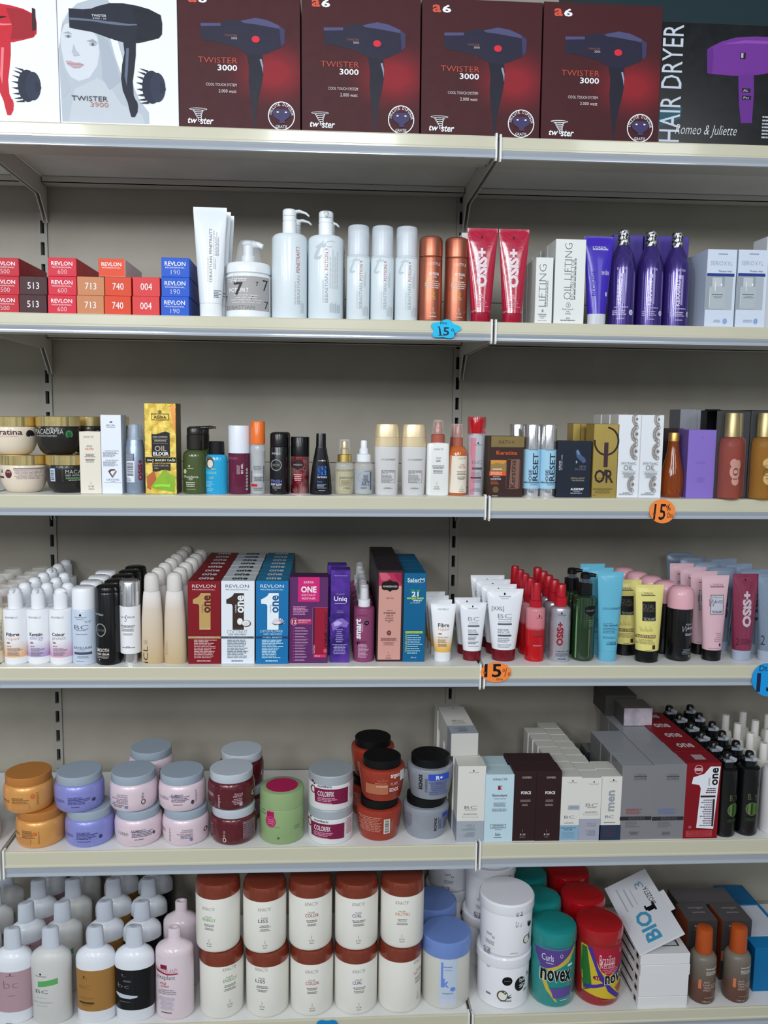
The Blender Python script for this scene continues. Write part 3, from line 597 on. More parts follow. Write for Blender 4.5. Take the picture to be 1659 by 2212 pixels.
jc = jarlow('dark jar with gold lid and green lettering, on the shelf', (352,512,748,846), drk, [t('MACADAMIA',586,640,860,672,(200,200,196),0,-.01), t('DEEP HYDRATION',586,680,760,695,(200,200,196)), r(586,704,760,720,(86,130,90)), l(586,724,760,736,1,(180,180,176)), r(436,626,490,742,(120,150,200)), r(441,632,485,738,(214,222,232)), bars(444,640,480,732,(30,30,40),False), t('KATIVA',552,632,568,742,(80,80,80),90)], y=.014)
jd = copy_tree(jc); jd.location.z += jc['H']+.0005; jd.location.x -= .017; jd['label'] = 'dark jar with gold lid and round green emblem, upper of the stack'; jc['group'] = jd['group'] = 'dark jars with gold lids'
for ch in list(jd.children):
    if ch.name.startswith('printing'): bpy.data.objects.remove(ch)
printing(jd, (278,178,698,505), [t('MACADAMIA',298,288,594,330,(214,214,210),0,-.01), t('DEEP HYDRATION TREATMENT',300,338,536,352,(200,200,196)), r(300,362,594,380,(80,130,86)), l(300,384,486,394,1,(180,180,176)), e(637,332,29,38,(40,110,60)), o_(637,332,22,30,2,(150,190,150))], jc['W'], jc['H'], lambda a, b: -math.sqrt(max(1e-6, (jc['W']/2)**2*min(1,(.84+b/jc['H']*.3))**2-a*a)), 2)
for i, (dx, dy) in enumerate(((.018, .10), (.036, .20))):
    for up in (0, 1):
        c = copy_tree(jc); c.location += Vector((dx, dy, up*(jc['H']+.0005))); c['label'] = f"dark jar with gold lid, {['second','third'][i]} back, {['lower','upper'][up]} of its stack"
kn = carton('slim_carton', 'ivory slim carton with orange word, left of the white carton', 'F', (714,300,908,850), 2, (226,218,204), [t('KINACTIF',757,338,846,356,(60,60,62),0,-.015), t('serum',780,422,828,434,(90,90,92)), t('NUTRI',767,443,840,463,(214,110,74),0,.01), l(755,494,860,528,3,(110,108,104)), l(755,540,860,574,3,(110,108,104)), r(809,742,811,768,(90,88,84)), t('K I N',790,777,834,794,(60,60,60)), l(782,804,846,814,1,(110,108,104))], d=.045, side=(196,188,176))
ar = carton('slim_carton', 'tall white carton with a copper diamond emblem', 'F', (906,150,1092,850), 2, (226,232,242), [t('M',990,205,1012,222,(80,80,90),0,.02), t('ARUAL',957,232,1041,252,(90,92,110),0,-.01), r(960,258,1036,261,(120,120,130)), l(922,464,1085,474,1,(110,112,130)), l(922,476,1070,525,5,(140,144,160),'l'), l(922,546,1085,556,1,(110,112,130)), l(922,560,1060,606,5,(140,144,160),'l'),
   p([(965,650),(985,630),(1025,628),(1032,640),(992,645),(984,658),(1005,690),(1003,708)], (96,64,60)), p([(1005,708),(1046,650),(1034,640),(1022,660),(1003,688)], (150,116,106)), t('CRYSTAL',948,716,1068,732,(80,84,100),0,-.01), r(928,748,1086,750,(120,122,140)), l(985,737,1030,743,1,(130,132,150))], d=.045, side=(200,208,220))
silv = M((150,164,184), r=.3, m=.45)
bottle('airless_bottle', 'silver blue airless bottle with barcode, left of the gold carton', 'F', (1128,234,1296,852), 2, [('bottle_body', [(0,.93),(.01,.98),(.02,1),(.66,1),(.675,.96),(.70,.93),(.74,.9),(.775,.84)], silv), ('pump_head', [(.775,.60),(.80,.60),(.80,.46),(.985,.46),(1,.40)], (150,166,190)), ('clear_cap', [(.777,.83),(.80,.80),(.975,.74),(.99,.66)], M((210,222,236), r=.1, a=.25))],
  [r(1134,560,1222,748,(222,226,234)), bars(1152,572,1212,694,(60,64,80),False), r(1128,494,1220,556,(70,80,110)), l(1130,496,1218,554,7,(190,196,210)), l(1136,708,1200,745,4,(130,136,150),'l'), t('OSiS+',1252,545,1286,734,(130,28,50),90,.04), r(1130,758,1296,761,(130,144,166))])
holo = NOISY((180,150,60), (214,190,100), 70, r=.22, m=.85, lo=.35, hi=.6, bump=.5)
carton('gold_carton', 'tall gold foil carton with black label bands', 'F', (1296,45,1582,856), 2, holo,
  [p([(1530,60),(1575,60),(1578,330),(1560,260),(1540,160)], metal((214,140,80),.3)), p([(1310,700),(1380,640),(1400,740),(1340,820),(1310,800)], metal((190,110,70),.3)), p([(1340,800),(1460,640),(1570,700),(1560,840),(1440,820)], metal((150,190,70),.3)),
   ro(1362,138,1517,196,5,(60,50,30)), t('AGIVA',1382,154,1496,184,(50,42,28),0,.02), e(1438,122,16,16,(120,110,60)),
   p([(1360,318),(1400,322),(1450,306),(1490,296),(1524,310),(1524,520),(1360,520)], (34,32,38)), t('HAIR COMPLEX',1372,338,1504,352,(214,206,180)), r(1374,362,1504,364,(214,206,180)), l(1376,372,1500,388,2,(180,172,150)), r(1374,400,1504,402,(214,206,180)), t('OIL',1386,425,1495,472,(120,100,90),0,.03), t('OIL',1388,423,1493,470,(190,170,150),0,0), t('ELIXIR',1372,478,1514,510,(232,232,236),0,.025),
   r(1302,526,1577,574,(13,12,14)), t('SAÇ BAKIM YAĞI',1318,536,1568,566,(226,222,214),0,.015), p([(1364,580),(1526,580),(1526,648),(1480,636),(1440,642),(1400,655),(1364,650)], (48,44,40)), t('HAIR CARE OIL',1374,592,1512,608,(180,170,140)), l(1378,618,1420,630,1,(180,170,140)), p([(1375,770),(1440,765),(1530,768),(1520,795),(1440,788),(1385,796)], (150,220,60)), e(1475,62,12,9,(236,220,40)), e(1520,62,14,9,(236,220,40))], d=.058, side=(96,88,64), cat='box')
grn = plastic((70,84,44), .2)
mo = bottle('pump_bottle', 'olive green bottle with black pump', 'G', (22,236,226,796), 2, [('bottle_body', [(0,.92),(.015,.99),(.03,1),(.55,1),(.59,.97),(.625,.85),(.65,.66),(.66,.5)], grn), ('pump_collar', [(.66,.68),(.875,.68),(.885,.62)], (40,36,34)), ('pump_head', [(.887,.66),(.965,.66),(.985,.6),(1,.4)], (40,36,34))],
  [e(86,562,8,8,(196,200,170)), t('Macadamia',38,640,162,662,(226,228,214),0,-.005), t('Oil',80,662,112,680,(226,228,214)), e(48,608,13,20,(206,196,150)), l(62,578,130,588,1,(180,186,160)), l(40,692,150,738,3,(200,204,184)), l(58,752,144,760,1,(160,166,130))], ky=.9, curved=2)
sweep('pump_spout', [(0,0,.972*mo['H'],.007),(.02,-.001,.985*mo['H'],.006),(.0265,-.0015,.985*mo['H'],.004),(.031,-.002,.978*mo['H'],.0034)], plastic((40,36,34)), mo, flat=.6)
c = copy_tree(mo); c.location += Vector((.004, .06, 0)); c['label'] = 'olive green pump bottle behind the front olive one'; mo['group'] = c['group'] = 'olive green pump bottles'
cb = bottle('shampoo_bottle', 'bright cyan bottle with black cap and coconut picture', 'G', (212,358,398,798), 2, [('bottle_body', [(0,.9),(.02,.98),(.04,1),(.62,1),(.69,.97),(.73,.86),(.75,.7)], plastic((34,160,208), .2)), ('cap', [(.752,.72),(.985,.70),(1,.62)], (11,12,15))],
  [e(250,535,40,52,(110,80,56)), e(256,542,32,40,(70,50,36)), e(258,544,25,34,(214,210,200)), t('coconut',222,606,312,630,(150,214,232)), t('oil',252,648,284,668,(226,190,90)), l(218,690,292,742,5,(130,200,224),'l'), l(230,748,290,776,2,(130,200,224),'l'), l(262,580,308,596,1,(206,196,90))], ky=.72, curved=2)
bottle('hair_spray_can', 'wine red bottle with tall white cap', 'G', (398,228,582,798), 2, [('bottle_body', [(0,.96),(.01,1),(.595,1)], plastic((98,28,58),.25)), ('cap', [(.598,1.0),(.98,1.0),(1,.97)], (226,230,240))],
  [t('REVLON',398,490,482,508,(160,110,130)), t('SHINE',438,612,460,705,(140,48,60),90), t('EYES',438,540,458,605,(120,40,56),90), v_(476,535,506,630,3,(190,160,176)), t('80 ML',512,540,530,628,(226,214,222),90,.01)]+[o_(560,592+i*27,8,10,4,(214,204,212)) for i in range(7)])
clr = M((226,230,234), r=.08, a=.42, coat=.5)
bottle('spray_bottle', 'clear slim bottle with bright orange cap', 'G', (580,193,709,800), 2, [('bottle_body', [(0,.93),(.01,1),(.62,1),(.66,.97),(.68,.86),(.69,.8)], clr), ('liquid', [(.012,.9),(.60,.9)], M((214,216,222), r=.1, t=.7, ior=1.3)), ('dip_tube', [(.60,.14),(.69,.3)], (220,222,226)), ('cap', [(.69,.95),(.985,.95),(1,.88)], plastic((232,112,42),.3))],
  [r(592,712,645,734,(196,30,50)), t('KINESSENCE',610,626,700,644,(240,242,244)), l(606,655,698,690,3,(70,74,80)), l(600,740,700,770,2,(90,94,100)), r(592,600,598,700,(60,64,70)), r(694,560,700,700,(90,94,100)), l(598,560,690,600,3,(120,124,130))])
fin = can('hair_spray_can', 'black can with grey ring emblem and blue white lettering', 'G', (742,286,906,803), 2, plastic((12,12,16),.25), (13,13,16), [t('MONTIBELLO',764,452,836,468,(220,220,226)), o_(801,556,47,48,7,(150,150,150)), t('DECODE',770,546,832,566,(170,160,150)), t('FINISH',757,678,848,704,(120,130,214),0,.005), t('FAST GLOW',757,710,848,728,(232,232,238),0,.02), l(760,734,850,754,2,(170,170,176)), l(780,760,815,768,1,(170,170,176))], .78)
column(fin, 1, .055, 'black can with ring emblem', 'black cans with ring emblem')
bottle('airless_bottle', 'red metallic bottle with black cap', 'G', (916,322,1076,804), 2, [('bottle_body', [(.02,.97),(.66,.97)], NOISY((150,34,50),(206,150,150),40,r=.2,m=.8)), ('base', [(0,.93),(.019,.97)], (180,176,178)), ('cap', [(.662,.98),(.985,.98),(1,.94)], (11,11,13))],
  [p([(938,530),(960,520),(975,508),(1000,520),(1022,530),(1030,552),(1022,576),(998,586),(978,600),(958,586),(938,576),(930,552)], (40,26,30)), t('KINESSENCES',942,546,1018,560,(200,180,176)), e(1036,586,5,8,(60,20,30)), l(940,630,1020,690,4,(230,180,180))])
bottle('serum_bottle', 'black tapered bottle with blue mosaic print', 'G', (1078,294,1262,804), 2, [('bottle_body', [(0,.95,.7),(.01,1,.7),(.12,1,.7),(.3,.93,.7),(.5,.78,.75),(.65,.62,.85),(.74,.54,.95),(.77,.50,1)], plastic((9,11,18),.22)), ('cap', [(.772,.48,1),(.79,.46,1),(.985,.44,1),(1,.42,1)], (9,11,16))],
  [t('montibello',1148,512,1210,524,(200,206,220)), e(1182,518,7,7,(210,214,222)), t('Artistic',1138,644,1222,664,(200,210,240),0,.015), t('finish',1140,688,1182,700,(90,140,230)), l(1140,712,1225,752,4,(150,156,176),'l'), l(1140,762,1220,774,1,(170,176,190))]+
  [r(1142+(i%9)*9, 566+(i//9)*9, 1149+(i%9)*9, 573+(i//9)*9, [(30,90,190),(60,140,230),(24,60,140)][(i*7)%3]) for i in range(81) if (i*37)%5 or i > 60][:60], ky=.7, n=2.3, curved=2)
ge = metal((212,182,110),.25)
def serum(label, bb, liq, headm, shapes, cap=True, col=None):
    b = bottle('serum_bottle', label, 'G', bb, 2, [('bottle_body', [(0,.88),(.015,.97),(.04,1),(.52,1),(.56,.95),(.585,.8),(.59,.7)], M((232,232,224),r=.06,a=.35,coat=.6),), ('liquid', [(.02,.9),(.045,.93),(.46,.93)], liq), ('pump_collar', [(.592,.76),(.72,.74),(.73,.6)], headm), ('pump_head', [(.732,.48),(.82,.46),(.84,.34),(.95,.34),(.97,.28)], headm)]+
      ([('clear_cap', [(.735,.66),(.97,.60),(1,.52)], M((236,238,240),r=.06,a=.2,coat=.5))] if cap else []), shapes, curved=2)
    return b
serum('clear bottle of golden serum with gold pump', (1286,342,1446,804), M((206,186,96),r=.1,t=.45,ior=1.2), ge, [r(1292,590,1440,768,M((226,222,190),r=.4,a=.35)), t('SERIEEXPERT',1298,592,1440,608,(120,110,80)), ro(1322,655,1420,728,2,(110,100,70)), t('ABSOLUT',1326,652,1440,670,(110,96,60)), l(1330,680,1415,722,4,(130,120,90)), t("L'OREAL",1355,738,1418,756,(90,80,50))])
serum('clear bottle with white pump and silver print', (1446,338,1606,804), M((206,212,222),r=.1,t=.5,ior=1.2), plastic((232,236,242)), [r(1450,590,1602,756,M((190,200,212),r=.3,a=.5)), t('TECNI',1500,668,1560,690,(120,126,140)), t('ART',1504,690,1574,728,(60,64,80),0,.01), l(1490,738,1560,752,1,(60,64,80)), bars(1520,636,1560,690,(110,116,130)), r(1578,612,1590,760,(80,90,110)), l(1530,600,1590,612,1,(120,126,140)), o_(1510,660,35,42,4,(150,158,170),100,260)], cap=False)
pearl = M((206,204,204), r=.35, coat=.3)
for i, bb in enumerate(((30,210,240,806), (252,210,462,806))):
    if i == 0:
        se = bottle('airless_bottle', 'pearl white bottle with beige gold cap, left of the pair', 'H', bb, 2, [('bottle_body', [(0,.86),(.02,.9),(.3,.95),(.66,1),(.68,.98)], pearl), ('collar', [(.682,1.0),(.81,.99)], M((222,202,164),r=.3,m=.3)), ('cap', [(.812,.98),(.96,.92),(.99,.86),(1,.6)], M((222,202,164),r=.3,m=.3))],
          [t('SERIE',80,502,128,516,(150,150,154)), t('EXPERT',130,502,204,516,(90,90,96),0,.005), ro(88,598,202,704,3,(120,120,126)), t('BLOND REPAIR',92,602,196,618,(110,110,116)), t('SERUM',92,620,140,628,(110,110,116)), l(92,634,196,700,6,(130,130,136),'l'), t("L'OREAL",112,740,170,754,(90,90,96)), l(86,746,200,754,1,(140,140,146))], ky=.8, n=2.6, curved=2, group='pearl white bottles with beige gold caps')
    else:
        xc, yy, zz, W, H = place('H', bb, 2, None, True); c = copy_tree(se); c.location.x = xc; c['label'] = 'pearl white bottle with beige gold cap, right of the pair'
clc = M((226,210,206), r=.06, a=.25, coat=.5)
ks = bottle('pump_bottle', 'white square-shouldered bottle with terracotta pump', 'H', (462,180,650,810), 2, [('bottle_body', [(0,.94,.7,5),(.01,1,.7,5),(.66,1,.7,5),(.69,.94,.7,5),(.70,.6,1,2)], plastic((230,230,228),.35)), ('pump_collar', [(.70,.60,1,2),(.80,.60,1,2),(.81,.5,1,2)], (168,92,76)), ('pump_head', [(.81,.38,1,2),(.88,.38,1,2),(.89,.34,1,2),(.975,.3,1,2)], (168,92,76)), ('clear_cap', [(.81,.58,1,2),(.98,.5,1,2),(1,.42,1,2)], clc)],
   [t('KINACTIF',520,416,594,432,(80,80,84),0,-.01), t('serum',536,492,576,502,(90,90,94)), t('LISS',535,510,572,528,(70,84,130),0,.02), l(505,556,605,588,3,(110,110,114)), l(510,598,595,628,3,(110,110,114)), r(545,696,547,722,(80,80,80)), t('K I N',528,730,562,744,(60,60,64)), l(520,750,572,760,1,(110,110,114))], ky=.7, n=5)
kno = bottle('spray_bottle', 'orange oil bottle with white label and terracotta spray top', 'H', (645,215,808,812), 2, [('bottle_body', [(0,.93),(.01,1),(.55,1),(.62,.93),(.67,.72),(.69,.55)], M((190,98,44),r=.1,coat=.6)), ('spray_collar', [(.69,.52),(.80,.50),(.81,.42)], (168,92,76)), ('spray_head', [(.81,.34),(.97,.32),(.985,.26)], (168,92,76)), ('clear_cap', [(.81,.56),(.98,.5),(1,.46)], clc)],
   [r(656,480,800,790,(228,220,204)), t('KINACTIF',722,494,790,508,(80,74,70),0,-.01), t('cristal',740,546,774,556,(110,100,90)), t('NUTRI',726,562,784,584,(214,110,74),0,.01), l(702,606,798,640,3,(120,112,104)), l(712,650,790,682,3,(120,112,104)), r(752,730,754,752,(90,84,80)), t('K I N',736,756,768,768,(70,66,64)), l(730,774,774,782,1,(120,112,104))])
c = copy_tree(kno); c.location += Vector((.002, .055, 0)); c['label'] = 'orange oil spray bottle behind the labelled one'; kno['group'] = c['group'] = 'orange oil spray bottles'
bottle('airless_bottle', 'pink and silver airless bottle with clear red cap', 'H', (800,156,958,806), 2, [('bottle_body', [(0,.72),(.01,.76),(.75,.93),(.77,.95)], M((206,206,216),r=.25,m=.3)), ('collar', [(.77,.9),(.79,.9)], metal(CHROME)), ('actuator', [(.79,.5),(.96,.7),(.97,.6)], (226,20,28)), ('red_cap', [(.792,.98),(.98,.98),(1,.94)], M((190,14,30),r=.06,a=.55,coat=.8))],
   [p([(822,330),(864,330),(862,800),(830,800)], (206,130,146)), e(882,372,6,8,BK), t('Schwarzkopf',846,380,916,394,(100,100,106)), t('BC',836,516,922,544,(120,120,126),0,-.01), r(838,572,922,590,(90,90,96)), t('REPAIR',836,614,904,628,(130,130,136)), t('RESCUE',836,632,904,646,(130,130,136)), r(830,652,918,664,(80,50,60)), l(830,672,930,700,3,(140,140,146)), l(830,740,920,775,3,(140,140,146))])
br = (58,36,34)
carton('brown_carton', 'dark brown carton with gold band and orange lettering', 'H', (990,318,1275,806), 2, br, [r(1002,318,1280,405,metal((150,130,86),.25)), t('KATIVA',1068,350,1196,378,(60,44,30),0,-.01), t('Keratina',1048,434,1222,466,(226,92,46),0,.01), r(1000,508,1138,600,(150,122,70)), p([(1000,510),(1060,508),(1138,512),(1110,540),(1050,530),(1010,545)], (214,140,60)), r(992,598,1136,634,(222,86,36)), t('REVITALIZING OIL',1006,604,1100,628,(240,220,200)), l(1006,574,1110,590,1,(226,220,210)), l(1006,638,1100,648,1,(200,190,180)), t('NUTRITION',1006,654,1090,668,(226,220,214),0,.01), l(1006,672,1080,706,3,(170,90,60),'l'), e(1048,746,26,26,(110,86,50)), ro(1132,500,1250,742,5,(110,70,60)), p([(1170,508),(1244,500),(1240,736),(1160,736)], (128,92,82)), t('Keratina',1168,510,1212,730,(50,34,30),90,.01), l(1004,792,1080,802,1,(220,214,206))], d=.06, side=(86,60,44))
chr_ = metal(CHROME, .1)
rs0 = None
for i, bb in enumerate(((1266,220,1416,820), (1408,222,1552,822))):
    if rs0 is None:
        rs0 = bottle('airless_bottle', 'pale blue bottle with chrome cap and base, left of the pair', 'H', bb, 2, [('bottle_body', [(.115,1),(.12,1.0),(.66,1)], (160,204,228)), ('chrome_base', [(0,.84),(.01,.88),(.113,.9)], chr_), ('chrome_cap', [(.662,.90),(.985,.9),(1,.86)], chr_)],
          [t('RESET',1336,455,1384,685,(50,56,80),90,.02), t('OSE',1306,592,1330,684,(70,50,90),90,.02), t('abrilsnature',1274,686,1398,706,(50,56,80),0,.02), l(1310,712,1396,722,1,(70,80,110)), l(1280,424,1400,432,1,(90,110,150))], group='pale blue bottles with chrome caps')
    else:
        xc, yy, zz, W, H = place('H', bb, 2, None, True); c = copy_tree(rs0); c.location.x = xc; c['label'] = 'pale blue bottle with chrome cap and base, beside the black box'
c = copy_tree(rs0); c.location += Vector((-.018, .06, 0)); c['label'] = 'pale blue chrome-capped bottle half hidden behind the brown carton'
carton('black_carton', 'black carton with curling smoke print', 'I', (-66,350,216,803), 2, (30,36,52), [p([(85,440),(95,415),(112,425),(128,460),(165,490),(172,515),(150,528),(118,500),(95,480)], (70,92,128)), p([(90,430),(100,420),(112,440),(120,462),(105,460)], (110,140,176)), e(94,518,7,11,(150,160,176)), t('SEMI',118,546,172,562,(120,120,124)), t('DI LINO',85,568,172,584,(120,120,124)), t('CRISTALLI LIQUIDI',50,642,164,654,(190,176,140)), t('THE ORIGINAL',58,660,164,672,(190,176,140)), t('ALFAPARF',52,726,160,745,(226,228,234),0,.03), l(70,750,140,756,1,(200,204,210)), l(45,764,156,773,1,(190,194,204)), t('SUBLIME',-50,510,-36,585,(214,218,226),90,.01), t('ALL HAIR TYPES',-32,462,-22,585,(190,194,204),90)], d=.05, side=(9,11,14), top=(90,80,60))
gb = metal((196,170,96),.28)
carton('gold_carton', 'gold carton with large black letters', 'I', (230,210,438,808), 2, gb, [('o',335,350,105,118,15,(44,34,36),-85,185), r(318,360,352,560,(64,42,48)), t('OR',246,580,404,690,(48,36,38),0,.02), t('OIL REFLECTIONS',278,646,372,660,(80,70,40)), p([(330,578),(344,578),(344,640),(318,615)], (64,42,48)), l(236,728,400,775,5,(110,96,50)), l(232,785,270,795,1,(110,96,50))], d=.055, side=(150,126,64))
for i in range(3):
    gk = carton('gold_carton', f'plain gold carton behind the black smoke-print box, {["left","middle","right"][i]} one', 'I', (58+i*62,206+2*i,120+i*62,806), 2, gb, y=.09+.004*i, d=.045, side=(170,146,80), group='gold cartons behind the black box')
WO = (226,230,236)
def lace(cx, cy, s, c=(128,116,108)):
    out = [e(cx, cy, s*.12, s*.14, c)]
    for i in range(9):
        a = math.radians(95+i*21); x, y_ = cx+s*.42*math.cos(a), cy-s*.6*math.sin(a)
        out.append(('o', x, y_, s*.15, s*.2, s*.045, c, 0, 360)); out.append(p([(cx+s*.14*math.cos(a-.1), cy-s*.18*math.sin(a-.1)), (cx+s*.14*math.cos(a+.1), cy-s*.18*math.sin(a+.1)), (cx+s*.3*math.cos(a), cy-s*.42*math.sin(a))], c))
    return out
for i, bb in enumerate(((427,135,621,812), (598,138,800,816))):
    dx = i*178
    if i == 0:
        my = carton('lace_carton', 'white carton with brown lace edge, left of the pair', 'I', bb, 2, WO, lace(578,170,75)+lace(580,290,90)+lace(578,430,90)+lace(562,700,85)+[t('MYTHIC',460,518,582,540,(80,80,90),0,-.01), t('OIL',480,542,556,584,(80,80,90),0,-.01), r(458,592,584,594,(140,140,150)), l(470,602,576,645,5,(140,142,150)), l(470,764,545,774,1,(130,132,140)), l(434,775,578,786,1,(110,112,120))], d=.052, side=(206,204,202), group='white lace-edged cartons')
    else:
        xc, yy, zz, W, H = place('I', bb, 2); c = copy_tree(my); c.location.x = xc+.001; c['label'] = 'white carton with brown lace edge, beside the amber bottle'
for i in range(1, 3):
    c = copy_tree(my); c.location += Vector((-.0013*i, .053*i, 0)); c['label'] = f'white lace-edged carton, {ORD[i]} from front in its column'
amb = M((176,84,26), r=.06, t=.55, ior=1.33, coat=.5)
carton('dark_carton', 'dark brown carton standing behind the amber bottle', 'I', (796,248,962,800), 2, (50,38,40), y=.09, d=.05, side=(19,16,17))
bottle('oil_bottle', 'amber oil bottle with slim neck and gold collar', 'I', (786,282,972,820), 2, [('bottle_body', [(0,.80),(.01,.86),(.08,.95),(.18,1),(.32,.98),(.48,.82),(.62,.62),(.74,.5),(.86,.45),(.868,.45)], amb), ('cap', [(.869,.46),(.985,.46),(1,.43)], metal((214,170,96),.3))], curved=2)
carton('purple_carton', 'plain lilac purple carton', 'I', (1000,258,1228,814), 2, (136,112,198), [e(1118,320,6,10,(124,104,184)), l(1060,515,1160,535,2,(126,104,180)), l(1080,640,1150,690,3,(126,104,180))], d=.055, side=(104,84,156), rough=.4)
carton('grey_carton', 'tall grey carton behind the lilac purple carton', 'I', (928,92,1150,805), 2, (140,142,150), y=.13, d=.06, side=(100,100,108))
carton('black_carton', 'tall black carton beside the clear-front box of pink bottles', 'I', (1125,90,1256,812), 2, (7,8,13), y=.097, d=.05, side=(190,194,200), top=(9,9,13))
def winbox(label, bb, liqc, shapes, bx):
    xc, y, z, W, H = place('I', bb, 2); d = .075
    root = empty('display_box', (xc, y+d/2, z), label, 'box', 'clear-front boxes of mist bottles'); h = .0006
    multi('carton', [(-W/2, W/2, d/2-h, d/2, 0, H), (W/2-.0008, W/2, -d/2, d/2-h, 0, H), (-W/2, -W/2+.0008, d*.1, d/2-h, 0, H), (-W/2, W/2, -d/2, d/2-h, 0, .0008), (-W/2, W/2, -d/2, d/2-h, H-.0008, H)], M((6,7,12), r=.35), root)
    slab('clear_window', -W/2+.0008, W/2-.0008, -d/2+.0002, -d/2+.0005, .0012, H-.0012, M((214,214,220), r=.05, a=.05, coat=.3), root)
    for i, (fx, fy, fw) in enumerate(bx):
        b = empty('mist_bottle', (xc+fx*W, y+fy*d, z+.0012), f'{["front","rear"][i]} mist bottle inside the {label}', 'bottle'); R = fw*W/2; hh = H*.965
        lathe('bottle_body', [(0,R*.9),(.01*hh,R),(.58*hh,R),(.66*hh,R*.96),(.70*hh,R*.85),(.72*hh,R*.62)], liqc, b); lathe('cap', [(.722*hh,R*.66),(.99*hh,R*.62),(hh,R*.58)], metal((190,172,128),.35), b)
        if i == 0 and shapes: printing(b, (0,0,100,100), shapes, 2*R, hh, lambda a, q: -math.sqrt(max(1e-7, R*R-a*a)), 1, xlim=R*.97)
winbox('black clear-front box with two pink mist bottles', (1222,100,1500,818), M((200,112,100),r=.08,t=.55,ior=1.15,a=.8), [e(52,68,24,9,(200,146,134)), e(44,58,16,5,(196,142,130)), e(64,60,15,6,(196,142,130)), e(54,79,17,5,(200,146,134)), ('o',54,68,13,4.5,2,(110,70,70),0,360), t('Oil',72,64,86,71,(120,80,76)), l(40,75,66,78,1,(120,80,76))], [(-.12,-.18,.62), (.22,.22,.56)])
winbox('black clear-front box with two golden mist bottles', (1500,100,1780,822), M((206,150,72),r=.08,t=.55,ior=1.15,a=.8), [e(54,58,26,6,(206,170,110)), e(55,76,22,7,(206,170,110)), t('MYTHIC',34,60,74,63,(110,80,60)), t('Oil',30,65,80,73,(100,70,60),0,-.01), l(38,75,70,77,1,(120,90,70))], [(-.18,-.18,.62), (.22,.22,.56)])
slab_b = carton('black_carton', 'black carton between the pink and the golden bottle boxes', 'I', (1482,103,1545,815), 2, (6,7,12), y=.11, d=.04)

# ================================================================== ROW 4 (fourth shelf)
WP = (232,234,240)
def montb(label, bb, word1, word2, c1, c2, gcol, hd):
    H_ = .17
    body = GR([(0,(236,237,240)),(.098,(236,237,240)),(.10,gcol),(.13,gcol),(.32,(234,236,241)),(1,(236,237,242))], H_*1.0, r=.35)
    xl, yt, xr, yb = bb; w = xr-xl
    b = bottle('pump_bottle', label, 'J', bb, 3, [('bottle_body', [(0,.92),(.012,.98),(.03,1),(.70,1),(.718,.98),(.728,.90),(.73,.62)], body), ('pump_collar', [(.731,.60),(.92,.60),(.925,.5)], WP)],
      [t('MONTIBELLO',xl+w*.2,588,xl+w*.74,604,(60,60,66),0,-.01), t(word1,xl+w*.23,728,xl+w*.77,760,(44,44,50),0,.02), t(word2,xl+w*.24,768,xl+w*.8,802,c2,0,-.01), e(xl+w*.32,818,w*.08,8,(150,110,110)), t('BALM',xl+w*.26,845,xl+w*.44,854,(60,60,66),0,.01), l(xl+w*.26,862,xl+w*.86,894,4,(120,110,120),'l'), l(xl+w*.26,898,xl+w*.8,934,4,(120,110,120),'l')], group=label.split(',')[0]+'s')
    # keep the colour blend tied to this bottle's own height
    H, R = b['H'], b['W']/2
    for nd in body.node_tree.nodes:
        if nd.type == 'MATH': nd.inputs[1].default_value = H
    lathe('pump_head', [(.925*H,.5*R),(.95*H,.5*R),(.975*H,.44*R),(.992*H,.3*R),(H,.1*R)], plastic(WP), b)
    sweep('pump_spout', [(0,0,.962*H,.0065),(.006*math.cos(hd),.006*math.sin(hd),.968*H,.006),(.012*math.cos(hd),.012*math.sin(hd),.968*H,.0045),(.017*math.cos(hd),.017*math.sin(hd),.962*H,.003)], plastic(WP), b, flat=.8)
    return b
m1 = montb('white pump bottle with orange fade, front', (35,350,245,1014), 'Fibre', 'repair', 0, (222,150,110), (236,188,140), -1.6)
m2 = montb('white pump bottle with violet fade, front', (234,352,434,1010), 'Keratin', 'energy', 0, (140,110,170), (182,160,206), -1.5)
m3 = montb('white pump bottle with pink fade, front', (424,352,625,1014), 'Colour', 'protect', 0, (150,110,150), (214,166,196), -.6)
for mm, nm in ((m1, 'orange'), (m2, 'violet'), (m3, 'pink')):
    nn = {'orange': 6, 'violet': 3, 'pink': 1}[nm]
    for i, c in enumerate(column(mm, nn, .056, f'white pump bottle with {nm} fade', f'white pump bottles with {nm} fade', jit=.002)): c.rotation_euler.z = [2.8, 2.9, 3.2, .2, 3.0, 2.9][i % 6]
mc0 = bottle('pump_bottle', 'cream bottle with clear cap cut by the left picture edge, fourth shelf', 'J', (-170,400,42,1010), 3, [('bottle_body', [(0,.93),(.02,1),(.76,1),(.79,.95),(.80,.6)], (226,216,192)), ('pump_collar', [(.80,.5),(.86,.5),(.87,.35)], (150,90,80)), ('clear_cap', [(.805,.85),(.97,.82),(1,.7)], M((232,230,226),r=.1,a=.35))], [v_(15,560,35,900,3,(120,110,110))])
def capcol(base, n, dy, x, y, desc, group):
    out = []
    for i in range(n):
        c = copy_tree(base); c.location = (x, y+dy*i, base.location.z); c['label'] = f'{desc}, {ORD[i+1] if i else "first"} from the front'; c['group'] = group; out.append(c)
    return out
mc0['group'] = 'cream bottles with clear caps at the left edge'
capcol(mc0, 6, .050, -.012, .09, 'cream clear-capped bottle in the inner left column', 'cream bottles with clear caps at the left edge')
capcol(mc0, 5, .052, -.068, .11, 'cream clear-capped bottle in the outer left column', 'cream bottles with clear caps at the left edge')
